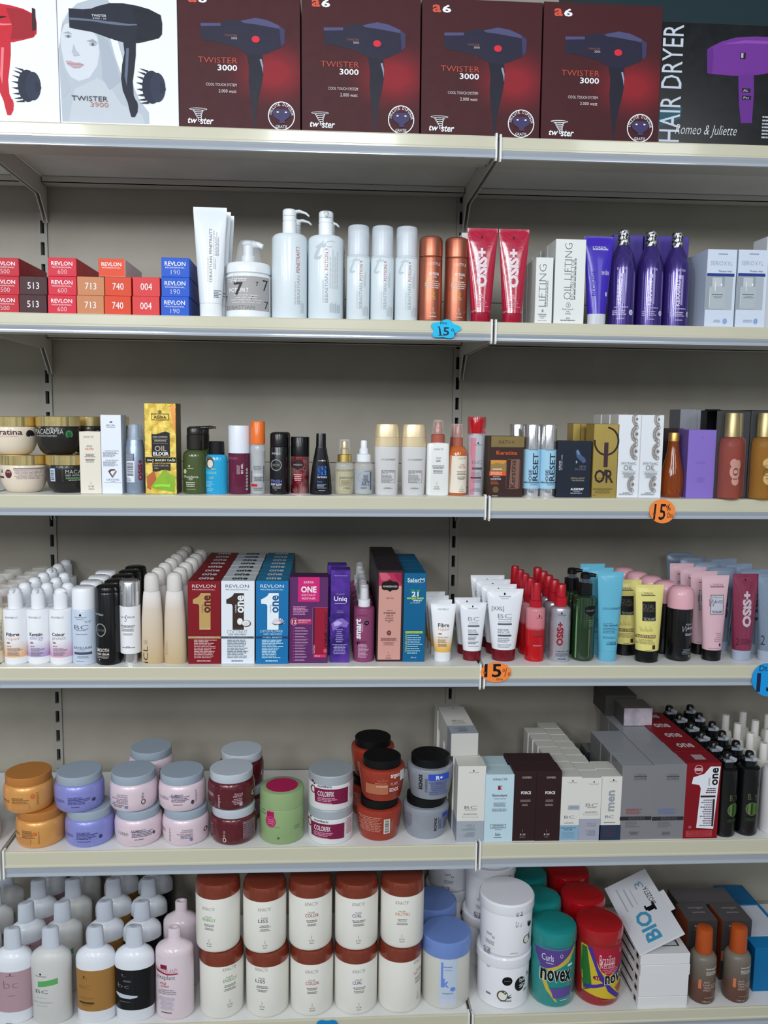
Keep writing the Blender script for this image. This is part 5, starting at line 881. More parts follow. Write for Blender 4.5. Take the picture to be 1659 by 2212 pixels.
gj, _ = stack('cosmetic_jar', 'single green jar sealed with a magenta round label', (370,455,658,774), None, M((142,168,118), r=.3, coat=.3), M((142,166,118), r=.3, coat=.3), [r(424,468,470,625,(168,24,84)), e(448,630,33,37,(168,24,84)), ('o',448,630,27,31,2,(214,120,160),0,360), l(426,612,472,650,3,(214,130,170)), e(498,730,8,7,(70,96,60)), l(380,560,420,600,2,(110,140,96)), l(590,660,640,690,2,(110,140,96)), r(440,662,506,664,(80,110,70))], None, prof=[(0,.92),(.015,.98),(.03,1),(.66,1),(.675,.985),(.68,.96)], lidp=[(.682,1),(.95,1),(.985,.97),(1,.9)], crop='O', ht=1)
lathe('seal_label', [(gj['H']+.0002, gj['W']*.36), (gj['H']+.0006, gj['W']*.36)], M((176,24,84), r=.3, coat=.4), gj, oy=-gj['W']*.02)
lid2 = M((176,184,192), r=.35, m=.3)
def cfx(dx, dy):
    q = lambda x: x+dx
    return [p([(q(700),655+dy),(q(712),648+dy),(q(915),650+dy),(q(914),752+dy),(q(705),742+dy)], (122,26,66)), t('montibel.lo',q(722),624+dy,q(812),640+dy,(40,36,40),0,.02), t('COLORFIX',q(722),664+dy,q(826),698+dy,(236,226,232),0,.01), l(q(722),704+dy,q(850),734+dy,3,(206,150,176),'l'), l(q(722),738+dy,q(820),750+dy,1,(206,150,176)), ('o',q(694),665+dy,16,26,7,(122,26,66),0,360), e(q(700),625+dy,5,6,(122,26,66)), e(q(690),612+dy,7,7,(122,26,66)), r(q(920),626+dy,q(962),735+dy,(206,206,206)), l(q(924),630+dy,q(960),735+dy,8,(180,120,140))]
c1, c1u = stack('cosmetic_jar', 'white jar with silver lid and maroon label', (682,562,972,788), (684,330,974,556), M((222,222,224), r=.35), lid2, cfx(0, 0), cfx(22, -238), prof=[(0,.93),(.015,.985),(.04,1),(.72,1),(.735,.98)], lidp=[(.737,.99),(.97,.99),(1,.95)], crop='O', grp='white jars with maroon labels')
rb = M((150,52,36), r=.3, coat=.4); blk = M((12,12,14), r=.45)
EPF = [(0,.76),(.015,.82),(.10,.86),(.3,.92),(.6,.985),(.72,1),(.78,.97),(.80,.9)]; ELP = [(.802,.82),(.985,.82),(1,.79)]
e1, e1u = stack('cosmetic_jar', 'terracotta jar with black lid', (992,515,1288,762), (1000,285,1296,510), rb, blk, [l(1004,600,1150,700,9,(190,130,116)), r(1162,615,1202,712,(220,214,210)), bars(1168,620,1196,706,(60,50,50),False), v_(1206,620,1220,700,2,(190,130,116))], [t('argan',1195,350,1252,376,(236,226,220),0,.02), t('seliar',1110,368,1182,390,(190,110,90),0,-.01), l(1086,392,1182,402,1,(190,120,100)), r(1040,402,1180,458,(170,104,76)), t('PURE',1196,395,1242,412,(206,170,156)), t('ECHOS',1188,424,1244,446,(226,206,200),0,.03), r(1256,340,1286,396,(210,206,206)), l(1100,408,1180,420,1,(214,170,150))], prof=EPF, lidp=ELP, crop='O', grp='terracotta jars')
for s_, nm in ((e1, 'lower'), (e1u, 'upper')):
    c = copy_tree(s_); c.location += Vector((-.014, .11, .0)); c['label'] = f'terracotta jar at the back behind the terracotta stack, {nm}'
sj = M((156,162,174), r=.3, m=.35, coat=.3)
e2, e2u = stack('cosmetic_jar', 'silver grey jar with black lid', (1292,505,1590,750), (1302,278,1598,500), sj, blk, [t('ECHOS',1480,610,1498,696,(16,16,19),90,.04), r(1534,588,1572,618,(50,80,180)), v_(1505,600,1530,690,3,(70,80,130)), l(1536,624,1574,700,6,(80,90,140)), l(1306,590,1344,680,8,(110,116,134))], [r(1422,344,1556,380,(50,80,186)), t('R+',1470,352,1514,376,(220,226,240),0,.03), t('ECHOS',1364,350,1386,432,(16,16,19),90,.04), v_(1400,350,1418,446,2,(80,86,120)), l(1424,386,1554,460,7,(80,92,150)), t('SERE',1466,386,1510,398,(70,84,160))], prof=EPF, lidp=ELP, crop='O', grp='silver grey jars with black lids')

# cartons of the fifth shelf
BW, BG = (218,216,210), (160,166,176)
def bcbox(label, bb, shx, gcol, gy, d, n, desc, dx=0, crop='P'):
    xl, yt, xr, yb = bb; w = xr-xl
    b = carton('scalp_carton', label, crop, bb, 4, BW, [r(xl, gy, xr, yb, gcol)]+shx, d=d, side=(196,194,188), top=(206,204,196), group=desc+'s')
    W, D, H = b['W'], b['D'], b['H']; zt = H*(yb-gy)/(yb-yt)
    multi('lower_band', [(-W/2-.0002, -W/2+.0002, -D/2, D/2, 0, zt), (W/2-.0002, W/2+.0002, -D/2, D/2, 0, zt)], M(tuple(int(v*.9) for v in gcol), r=.45), b)
    if n: column(b, n, d+.0006, desc, desc+'s', dx=dx, jit=.0006)
    return b
h1 = bcbox('white carton with grey base, front one beside the pale blue carton', (216,716,496,1466), [e(371,760,7,9,BK), t('Schwarzkopf',322,770,422,786,(70,70,76),0,-.01), t('BC',290,1106,416,1138,(110,110,114),0,-.01), l(290,1143,416,1152,1,(120,120,124)), l(272,1182,430,1196,1,(110,110,114)), ro(272,1206,428,1224,2,(150,150,152)), t('HAIR &',314,1292,396,1312,(90,116,126),0,-.02), t('SCALP',322,1316,396,1334,(90,116,126),0,-.02), r(268,1338,408,1350,(120,150,156)), l(276,1368,400,1420,5,(130,136,146),'r')], BG, 1258, .052, 3, 'white carton with grey base', dx=-.0035)
# a carton of the same kind lying on its back on top of the rear ones
hl = copy_tree(h1); hl.location = h1.location+Vector((-.008, .052, h1['H']+h1['D']/2+.001)); hl.rotation_euler = (-math.pi/2, 0, math.pi+.0); hl.rotation_euler = (-math.pi/2+.0, 0, .03)
hl['label'] = 'white carton with grey end lying on its back on the rear cartons'; hl.location.y = h1.location.y+.026; 
hh2 = copy_tree(h1); hh2.location = h1.location+Vector((-.016, .225, 0)); hh2.scale.z = 1.25; hh2['label'] = 'tall white carton standing at the very back against the panel'
KS = (190,214,226)
kst = carton('tonic_carton', 'pale blue carton with small red square emblem, front one', 'P', (492,798,778,1478), 4, KS, [t('KINACTIF',566,834,708,858,(50,54,60),0,-.0), r(616,910,660,952,(130,26,44)), p([(660,912),(660,950),(644,931)], KS), t('S',638,916,656,948,(226,226,230),0,.0), t('Stimulant',560,994,712,1018,(76,44,60),0,.015), t('TONIC ACTIVE',576,1034,696,1048,(80,90,110),0,-.01), l(572,1078,700,1124,4,(110,124,140)), l(554,1140,716,1170,3,(110,124,140)), ro(550,1300,708,1340,3,(90,100,114)), l(562,1306,698,1334,2,(90,100,114)), l(578,1350,684,1360,1,(110,120,130)), t('kin',606,1384,654,1416,(50,54,60),0,-.0), l(588,1428,670,1438,1,(80,90,100))], d=.05, side=(170,196,208), top=(186,208,216))
column(kst, 1, .0505, 'pale blue carton with red square emblem', 'pale blue cartons', dx=-.003)
FO = (48,28,30)
for i, (bb, lb, dx) in enumerate((((770,768,1018,1458), 'dark brown black carton with white word, left of the pair', 0), ((1000,768,1250,1460), 'dark brown black carton with white word, right of the pair', 240))):
    q = lambda x: x+dx
    fo = carton('tonic_carton', lb, 'P', bb, 4, FO, [t('KINMEN',q(856),816,q(946),838,(200,190,190),0,-.01), t('FORCE',q(848),962,q(946),992,(236,230,230),0,.03), l(q(840),1044,q(946),1070,2,(150,130,130)), l(q(846),1086,q(936),1110,2,(150,130,130)), r(q(876),1342,q(878),1366,(190,176,176)), t('K I N',q(852),1384,q(904),1402,(226,216,216),0,.01), l(q(846),1414,q(908),1424,1,(150,136,136))], d=.05, side=(19,11,13), top=(58,38,40), group='dark brown black cartons')
    c = copy_tree(fo); c.location += Vector((-.002, .0507, 0)); c['label'] = f'dark brown black carton hidden behind the {["left","right"][i]} front one'
bA = bcbox('slim white carton with pale blue base, at the front', (1228,822,1448,1452), [e(1356,860,6,8,BK), t('Schwarzkopf',1314,872,1398,886,(80,80,84),0,-.01), r(1320,1102,1434,1148,(170,180,190)), l(1322,1106,1432,1144,3,(130,140,150)), t('BC',1286,1204,1386,1234,(110,110,114),0,-.01), l(1268,1272,1400,1284,1,(120,120,124)), t('HAIR GROWTH',1256,1320,1406,1332,(60,100,140),0,.02), t('SERUM',1290,1338,1370,1350,(60,100,140),0,.01), l(1262,1364,1400,1430,5,(120,160,186))], (136,170,192), 1300, .041, 6, 'slim white carton with pale blue base', dx=-.0018)
bB = bcbox('slim white carton with lilac grey base, at the front', (1436,832,1654,1466), [e(1567,872,6,9,BK), t('Schwarzkopf',1518,886,1612,902,(80,80,84),0,-.01), t('BC',1494,1090,1614,1122,(110,110,114),0,-.01), l(1494,1128,1614,1137,1,(120,120,124)), l(1474,1170,1626,1184,1,(110,110,114)), ro(1474,1190,1622,1208,2,(150,150,152)), t('HAIR &',1512,1286,1604,1304,(110,110,124),0,-.02), t('SCALP',1520,1308,1604,1324,(110,110,124),0,-.02), r(1514,1330,1604,1342,(180,170,160)), l(1500,1362,1604,1420,5,(130,136,150),'r')], (160,162,178), 1246, .041, 7, 'slim white carton with lilac grey base', dx=-.0018)
bC = bcbox('slim white carton with navy base and vertical grey word', (254,764,436,1300), [e(356,794,6,8,BK), t('Schwarzkopf',322,802,390,812,(80,80,84),0,-.01), t('men',320,880,374,1056,(150,156,164),90,.03), t('BC',300,1090,372,1114,(90,96,106),0,-.01), l(286,1146,390,1156,1,(110,110,114)), l(284,1184,400,1270,6,(70,60,76))], (44,56,80), 1172, .041, 1, 'slim white carton with navy base', crop='Q')
SI = M((150,150,156), r=.32, m=.45, coat=.5, bump=.08, bs=25)
def hm(label, bb, c1, dx):
    q = lambda x: x+dx
    return carton('silver_carton', label, 'Q', bb, 4, SI, [t("L'OREAL",q(528),740,q(632),758,(80,80,86),0,-.01), r(q(528),760,q(634),768,(60,60,66)), t('HOMME',q(528),772,q(632),794,(84,84,90),0,-.0), r(q(424),1096,q(690),1128,(44,44,50)), t('RENAXIL',q(500),1098,q(640),1126,(90,90,96),0,-.0), l(q(474),1030,q(632),1078,4,c1,'l'), l(q(474),1136,q(600),1190,4,(110,110,118),'l'), l(q(500),1222,q(600),1254,3,(90,90,98))], d=.068, side=(112,112,112), top=(150,152,158), rough=.3)
s1 = hm('silver carton with reddish small print, left of the pair', (426,676,712,1290), (150,76,76), 0)
s2 = hm('silver carton with bluish small print, right of the pair', (692,664,996,1284), (96,120,170), 270)
column(s1, 2, .0685, 'silver carton of the left column', 'silver cartons', dx=-.002, jit=.0008)
column(s2, 4, .0685, 'silver carton of the right column', 'silver cartons', dx=-.002, jit=.0008)
for i in range(3):
    c = carton('silver_carton', f'taller dark grey carton behind the left silver column, {["front","middle","rear"][i]} one', 'Q', (250,560,440,1290), 4, (30,38,58), y=.205+.060*i, d=.0595, side=(84,82,82), top=(106,106,104), group='taller dark grey cartons')
    c.location.x = s1.location.x-.020-.002*i
ztp = s2.location.z+s2['H']+.001
yl = at_z(1230+575/3.867, 1480+340/3.867, ztp).y
lay = carton('wrapped_carton', 'lilac grey film-wrapped box lying on the silver cartons', 'Q', (455,194,694,340), 4, NOISY((168,160,172),(196,186,196),30,r=.2), y=yl, d=.07, side=(80,78,80), top=(110,106,104), free=True)
lay.location.z = ztp
blk_ = carton('silver_carton', 'dark carton standing at the back on top of the silver cartons', 'Q', (300,62,560,230), 4, (70,68,66), y=yl+.072, d=.11, side=(60,58,58), top=(84,82,80), free=True)
blk_.location.z = ztp
ur = carton('numeral_carton', 'red carton with tall white numeral and black word, at the front', 'Q', (960,650,1252,1280), 4, RDD, [p([(1244,680),(1160,680),(1110,740),(1020,768),(1010,822),(1074,832),(1088,860),(1070,1190),(1214,1200)], (226,228,236)), t('one',1178,690,1230,836,(18,14,17),90,.03), t('uniq',1144,774,1168,838,(50,40,46),90), l(1122,856,1216,904,3,(90,60,70),'r'), r(1090,920,1216,936,(60,26,36)), l(1094,950,1200,1180,12,(130,120,134),'r'), r(1196,950,1212,1178,(46,36,42)), ('o',1060,703,36,38,5,(214,170,176),0,360), r(1030,690,1090,716,(206,160,166)), r(984,1210,1206,1264,(176,60,66)), l(996,1216,1196,1258,4,(140,40,48)), t('200',1002,1172,1026,1192,(200,140,146))], d=.062, side=(110,14,26), top=(132,22,34), tops=[r(34,28,66,72,(170,150,156))], group='red cartons with white numerals')
for i in range(1, 5):
    c = copy_tree(ur); c.location += Vector((-.002*i, .0626*i, 0)); c['label'] = f'red carton with tall white numeral, {ORD[i]} from the front of its column'
    for ch in list(c.children):
        if ch.name.startswith('top_printing'): bpy.data.objects.remove(ch)
    W, D, H = ur['W'], ur['D'], ur['H']
    printing(c, (0,0,100,100), [t('one',26,24,76,64,(206,190,194),0,.03)], W, D, lambda a, q: 0, 0, xform=lambda v: Vector((v.x, -D/2+v.z, H+.0006)))
bam = plastic((8,9,11), .25)
def bamboo(label, bb, grp):
    b = bottle('spray_bottle', label, 'Q', bb, 4, [('bottle_body', [(0,.90),(.012,.97),(.03,1),(.78,1),(.815,.96),(.835,.76),(.84,.6)], bam), ('trigger_collar', [(.84,.66),(.90,.60),(.905,.44)], (9,11,12)), ('trigger_head', [(.905,.42),(.985,.36),(1,.28)], (11,12,13))],
      [t('B.',1295,900,1325,950,(120,130,90),0,-.02), t('Y',1345,905,1368,955,(120,130,90),0,-.02), e(1330,1032,50,58,(90,104,88)), e(1332,1032,44,52,(60,84,44)), r(1300,985,1318,1078,(96,120,60)), r(1340,982,1356,1084,(70,110,40)), r(1322,984,1332,1082,(30,44,26)), r(1282,1108,1362,1140,(34,50,28))], seg=32, group=grp)
    H, R = b['H'], b['W']/2
    multi('clear_clip', [(-.010, .010, -.014, .004, .905*H, .935*H)], M((190,196,206), r=.15, a=.55), b)
    sweep('nozzle', [(0,0,.95*H,.004),(.006,-.012,.95*H,.0045),(.009,-.02,.947*H,.0048)], M((190,196,206), r=.2, a=.7), b)
    return b
ba = bamboo('black trigger bottle with green round picture, front left', (1205,560,1390,1278), 'black trigger bottles')
bb_ = copy_tree(ba); xc, yy, zz, W, H = place('Q', (1372,560,1575,1280), 4, None, True); bb_.location.x = xc+.003; bb_.location.y += .004; bb_['label'] = 'black trigger bottle with green round picture, front right'; bb_.rotation_euler.z = -.35
for s_, nm in ((ba, 'left'), (bb_, 'right')):
    column(s_, 5, .060, f'black trigger bottle in the {nm} column', 'black trigger bottles', dx=-.001, jit=.003)
cw = plastic((226,222,214), .35)
wb_ = bottle('shampoo_bottle', 'white bottle with amber side at the right edge of the jar shelf', 'Q', (1600,640,1840,1278), 4, [('bottle_body', [(0,.90),(.015,.97),(.03,1),(.80,1),(.86,.97),(.92,.85),(.94,.6),(.95,.42)], plastic((222,218,222),.3)), ('cap', [(.95,.42),(1,.4)], (226,226,228))], [t('KI',1622,824,1646,840,(60,56,80)), r(1620,846,1662,866,(80,60,130)), l(1630,1150,1680,1200,4,(120,120,130),'l')])
wc = bottle('conditioner_bottle', 'cream flip-top bottle, first in the back block at the right', 'Q', (1545,480,1660,1100), 4, [('bottle_body', [(0,.9),(.02,1),(.70,1),(.75,.9),(.77,.55)], cw), ('cap', [(.77,.56),(.985,.54),(1,.48)], (226,224,220))], y=.10)
wc['group'] = 'cream flip-top bottles'
n_ = 0
for cx_ in range(4):
    for ry in range(4):
        if cx_ == 0 and ry == 0: continue
        c = copy_tree(wc); c.location += Vector((.056*cx_, .062*ry+.02*(cx_ % 2), 0)); c['group'] = 'cream flip-top bottles'; n_ += 1
        c['label'] = f'cream flip-top bottle, {["first","second","third","fourth"][cx_]} column from left, {["first","second","third","fourth"][ry]} row from front'

# ================================================================== ROW 6 (lowest shelf)
WBT = (226,230,238); capm_ = M((196,202,214), r=.25, coat=.4)
def litre(label, bb, lab, shapes, bodyc=None, grp='litre bottles with tall pale caps', low=.14, yaw=0):
    ps = [('bottle_body', [(0,.84),(.012,.92),(.03,.97),(.60,1),(.665,1),(.70,.97),(.735,.87),(.765,.68),(.785,.50)], bodyc or plastic(WBT, .3)), ('cap', [(.785,.45),(.80,.44),(.975,.41),(.992,.38),(1,.30)], capm_)]
    if lab: ps.insert(1, ('label_band', [(low,.975),(low+.001,.985),(.585,1.008),(.586,1.0)], lab))
    return bottle('shampoo_bottle', label, 'R', bb, 5, ps, shapes, ky=.62, group=grp, surf=0, curved=2, yaw=yaw)
l1 = litre('white litre bottle with pale mauve label at the left edge', (-25,515,304,1368), (176,146,156), [e(146,890,5,9,BK), l(104,900,190,910,1,(130,100,110)), t('bc',88,948,206,1020,(120,96,106),0,-.025), l(110,1085,190,1095,1,(130,100,110)), r(0,888,62,896,(120,20,40)), r(2,896,10,1010,(120,20,40))])
l2 = litre('frosted white litre bottle with green stripe', (285,505,622,1378), None, [e(391,890,8,10,BK), t('Schwarzkopf',346,902,440,920,(90,96,90),0,-.0), p([(366,962),(532,930),(532,985),(366,1014)], (90,166,96)), t('BC',344,1038,452,1072,(70,90,84),0,-.01), l(340,1110,440,1122,1,(180,184,184)), l(320,1150,490,1168,1,(170,174,174)), l(330,1185,460,1200,1,(180,184,184))], M((206,206,204), r=.3))
l3 = litre('white litre bottle with ochre gold label', (655,500,985,1372), (160,116,60), [e(743,922,6,10,BK), l(705,932,785,942,1,(110,80,44)), t('BC',700,1004,794,1036,(120,86,48),0,-.02), t('EXCELLIUM',694,1118,818,1132,(120,86,48),0,-.01), r(694,1160,824,1180,(80,56,34)), l(694,1190,824,1200,1,(120,86,48))])
l4 = litre('white litre bottle with black label', (975,500,1305,1370), (11,13,19), [e(1055,908,5,8,(120,124,134)), l(1040,918,1100,926,1,(90,94,106)), r(1062,958,1126,974,(90,94,110)), t('bc',1014,995,1110,1034,(130,134,146),0,-.02), p([(990,1088),(1040,1092),(1180,1108),(1180,1122),(1120,1136),(1030,1132),(1000,1112)], (190,200,214)), l(1020,1160,1130,1172,1,(110,114,124))])
pkb = M((222,206,214), r=.3, coat=.4)
l5 = bottle('shampoo_bottle', 'pale pink litre bottle with short open neck, front one', 'R', (1308,520,1625,1385), 5, [('bottle_body', [(0,.86),(.012,.93),(.03,.98),(.05,1),(.74,1),(.775,.98),(.805,.88),(.84,.62),(.86,.42),(.865,.36)], pkb), ('neck', [(.862,.37),(.875,.37),(.88,.33),(.985,.33),(1,.31),(1,.20),(.97,.2)], pkb)],
   [r(1364,824,1420,866,(130,24,60)), t('KINBERLAND',1322,856,1506,906,(170,60,84),0,-.02), p([(1320,870),(1340,884),(1420,906),(1514,904),(1512,914),(1420,920),(1330,900)], (150,30,56)), t('exaplant',1330,922,1488,980,(60,56,66),0,-.01), t('vital',1358,990,1410,1018,(176,30,60),0,.0), t('color',1366,1016,1438,1046,(176,30,60),0,.0), l(1340,1062,1500,1118,3,(150,140,154)), l(1340,1140,1490,1270,10,(180,172,190)), l(1362,1286,1460,1306,1,(90,84,94))], ky=.72, group='pale pink litre bottles', curved=2)
for base, rows_, ds, yw in ((l1, 3, 'mauve-labelled', .5), (l2, 3, 'frosted white', .35), (l3, 3, 'ochre-labelled', .3), (l4, 3, 'black-labelled', .2)):
    for i in range(1, rows_+1):
        c = copy_tree(base); c.location += Vector((-.004*i, .094*i, 0)); c.rotation_euler.z = yw*(1 if i % 2 else .6); c['label'] = f'litre bottle with pale cap, {ORD[i]} from front in the {ds} column'
c = copy_tree(l5); c.location += Vector((-.002, .10, 0)); c['label'] = 'pale pink litre bottle with short open neck, rear one'
for i in range(3):
    c = copy_tree(l2); c.location = Vector((-.088-.004*i, .10+.085*i, l2.location.z)); c.rotation_euler.z = .3; c['label'] = f'litre bottle behind the mauve-labelled one at the left edge, {["first","second","third"][i]} back'; c['group'] = 'litre bottles at the left edge'
# white tubs with copper lids, two high
copm = M((142,64,46), r=.28, m=.45, coat=.4)
TPF = [(0,.90),(.012,.96),(.03,.99),(.06,1),(.80,1),(.805,.99)]; TLP = [(.80,1.005),(.86,1.01),(.94,.985),(.985,.93),(1,.84)]
ivory = plastic((226,224,216), .4)
def kin(x0, w, word, wc):
    s = w/310; q = lambda a: x0+a*s
    return lambda dx, dy: [t('KINACTIF',q(66)+dx,306+dy,q(154)+dx,328+dy,(70,70,70),0,-.02), t('mask',q(86)+dx,366+dy,q(134)+dx,380+dy,(90,90,90),0,-.01), t(word,q(66)+dx,384+dy,q(160)+dx if len(word) > 4 else q(134)+dx,406+dy,wc,0,.0), l(q(66)+dx,424+dy,q(160)+dx,444+dy,2,(120,120,120)), l(q(70)+dx,450+dy,q(155)+dx,468+dy,2,(120,120,120)), r(q(111)+dx,530+dy,q(113)+dx,556+dy,(110,110,110)), t('K I N',q(96)+dx,560+dy,q(128)+dx,570+dy,(60,60,60),0,.0), l(q(92)+dx,578+dy,q(132)+dx,586+dy,1,(120,120,120))]
tubs = [((76,628,382,1088), (68,150,380,634), 'ENERGY', (110,166,90), 'green', (116,425), (0,0)), ((398,632,696,1066), (386,180,692,632), 'LISS', (40,46,80), 'navy', (12,420), (53,6)),
        ((704,615,1004,1060), (694,160,1000,612), 'COLOR', (150,36,60), 'crimson', (46,434), (54,-30)), ((1010,612,1308,1056), (1004,160,1312,610), 'CURL', (50,60,130), 'blue', (58,434), (53,-30)), ((1314,600,1612,1046), (1316,140,1616,590), 'NUTRI', (206,130,90), 'orange', (0,394), (27,-46))]
for (bl, bu, wd, wc, cn, o1, o2) in tubs:
    f = kin(bl[0], 300, wd, wc) if wd != 'NUTRI' else kin(1507, 205, wd, wc); g = kin(bu[0], 306, wd, wc); fr_l = (bl[0], bl[1], bl[2], bl[3])
    lo_ = bottle('mask_tub', f'white tub with copper lid and {cn} word, lower one', 'S', bl, 5, [('tub_body', TPF, ivory), ('lid', TLP, copm)], f(o1[0], o1[1]), axis=False, curved=2, seg=56, group='white tubs with copper lids')
    up_ = copy_tree(lo_); up_.location.z += lo_['H']+.0004; up_['label'] = f'white tub with copper lid and {cn} word, upper one'
    for ch in list(up_.children):
        if ch.name.startswith('printing'): bpy.data.objects.remove(ch)
    W, H = lo_['W'], lo_['H']
    printing(up_, (bu[0], bu[1], bu[2], bu[3]), g(o2[0], o2[1]), W, H, lambda a, b: -math.sqrt(max(1e-6, (W/2)**2-a*a)), 2, xlim=W*.49)
    ox, oy, s = CR['S']; up_.location.x = at_y((bu[0]+bu[2])/2/s+ox, oy+(bu[1]+bu[3])/2/s, lo_.location.y).x
kb = bottle('mask_tub', 'frosted tub with blue lid and blue vertical emblem, front one', 'T', (60,650,445,1162), 5, [('tub_body', [(0,.90),(.012,.97),(.03,1),(.77,1),(.775,.98)], M((214,212,204), r=.35, coat=.2)), ('lid', [(.778,1.03),(.96,1.03),(.985,1.01),(1,.95)], M((110,138,200), r=.35, coat=.3))],
   [r(180,770,318,1110,(190,204,224)), r(190,792,206,985,(110,140,214)), t('k',206,915,254,985,(110,140,214),0,.03), e(284,1000,21,17,(110,140,214)), l(190,818,286,836,1,(130,150,200)), l(206,844,286,858,1,(150,164,200)), l(190,1026,300,1040,1,(130,136,160)), r(180,1072,318,1130,(200,206,224))], axis=False, curved=2, seg=56)
c = copy_tree(kb); c.location += Vector((-.014, .125, 0)); c['label'] = 'frosted tub with blue lid, rear one'; kb['group'] = c['group'] = 'frosted tubs with blue lids'
WC = plastic((232,232,238), .3)
wc1 = bottle('mask_tub', 'glossy white coconut tub, lower of the front stack', 'T', (500,760,930,1165), 5, [('tub_body', [(0,.84),(.012,.90),(.03,.93),(.80,.95),(.81,.94)], WC), ('lid', [(.812,1),(.83,1.01),(.97,1.0),(1,.95)], WC)],
   [e(706,938,40,34,(14,14,18)), l(676,930,736,946,1,(90,90,100)), e(812,975,46,54,(14,14,18)), t('ba',806,930,852,962,(226,226,230),0,.01), t('sic',806,968,852,1008,(226,226,230),0,.01), t('be',868,905,892,944,(60,60,66),0,-.0,.3), e(672,1052,42,42,(90,64,50)), e(674,1052,34,34,(230,228,222)), p([(700,1060),(745,1040),(722,1060),(748,1064),(716,1076)], (50,90,56)), p([(660,1018),(668,1030),(680,1014),(688,1032),(706,1024),(696,1044)], (50,90,56)), t('unnaturel',654,1080,740,1098,(50,50,56),0,.01), l(554,1048,590,1076,1,(110,110,116)), l(844,1030,880,1050,2,(60,110,90)), t('PRECINTO',556,712,574,860,(60,60,66),-90), t('GARANTIA',534,712,552,842,(60,60,66),-90)], axis=False, curved=2, seg=56)
wc2 = copy_tree(wc1); wc2.location.z += wc1['H']+.0004; wc2['label'] = 'glossy white coconut tub, upper of the front stack'; wc2.location.x += .0035
for ch in list(wc2.children):
    if ch.name.startswith('printing'): bpy.data.objects.remove(ch)
printing(wc2, (508,340,948,770), [t('PRECINTO',792,394,812,526,(60,60,66),-90), t('GARANTIA',758,394,782,526,(60,60,66),-90), e(886,516,22,40,(26,34,40)), e(858,645,30,34,(90,64,50)), e(860,645,24,28,(230,228,222)), p([(870,620),(890,600),(884,630),(896,650),(880,660)], (50,90,56)), ('o',594,628,8,9,3,(60,60,66),0,360), l(548,600,585,622,2,(130,130,140)), l(540,660,606,694,3,(150,150,160)), t('LENDAN',722,728,782,736,(90,90,96),0,.0)], wc1['W'], wc1['H'], lambda a, b: -math.sqrt(max(1e-6, (wc1['W']/2*(.94 if b < wc1['H']*.8 else 1.005))**2-a*a)), 2, xlim=wc1['W']*.45)
for i, (dx, dy) in enumerate(((-.010, .141), (-.088, .252))):
    for s_, nm in ((wc1, 'lower'), (wc2, 'upper')):
        c = copy_tree(s_); c.location += Vector((dx, dy, 0)); c.rotation_euler.z = .3*(i+1); c['label'] = f'glossy white coconut tub, {nm} of the {ORD[i+1]} stack back'
        if i == 1: c.location.z += .0055
    if i == 0:
        c = copy_tree(wc2); c.location += Vector((dx, dy, 0)); c.location.z += wc1['H']+.0004; c.location.x += .002; c['label'] = 'glossy white tub, topmost of the second stack back'
wc1['group'] = wc2['group'] = 'glossy white coconut tubs'
te = M((16,136,132), r=.2, coat=.6); te2 = M((16,134,132), r=.2, coat=.6)
nv = bottle('mask_tub', 'teal tub with purple curved label and dark lettering, front one', 'T', (930,570,1286,1150), 5, [('tub_body', [(0,.88),(.012,.93),(.03,.96),(.5,.98),(.78,.96),(.80,.94)], te), ('lid', [(.802,.98),(.82,1),(.93,1),(.97,.96),(.99,.86),(1,.7)], te2)],
   [p([(942,640),(1250,700),(1180,790),(1080,845),(980,845),(950,760)], (90,66,140)), p([(1246,690),(1252,710),(1190,800),(1080,850),(1040,870),(1010,850),(1100,815),(1190,750)], (196,176,70)), p([(985,880),(1005,900),(1040,1000),(1108,1105),(1085,1095),(1015,1010),(985,930)], (196,176,70)), t('Curls',984,738,1066,788,(226,226,236),0,-.0), l(1000,796,1080,812,1,(180,170,206)), ('o',1126,744,12,14,3,(220,220,226),0,360), t('novex',974,850,1216,948,(226,230,230),0,.06), t('novex',978,852,1212,944,(11,14,16),0,.03), r(1180,814,1222,832,(206,226,226)), p([(1046,990),(1216,992),(1212,1062),(1072,1070)], (96,76,150)), l(1120,1080,1190,1092,1,(200,220,220))], axis=False, curved=2, seg=56)
column(nv, 3, nv['W']+.001, 'teal tub', 'teal tubs', dx=-.006)
rd = M((150,18,28), r=.2, coat=.5); rd2 = M((165, 12, 22), r=.22, coat=.6)
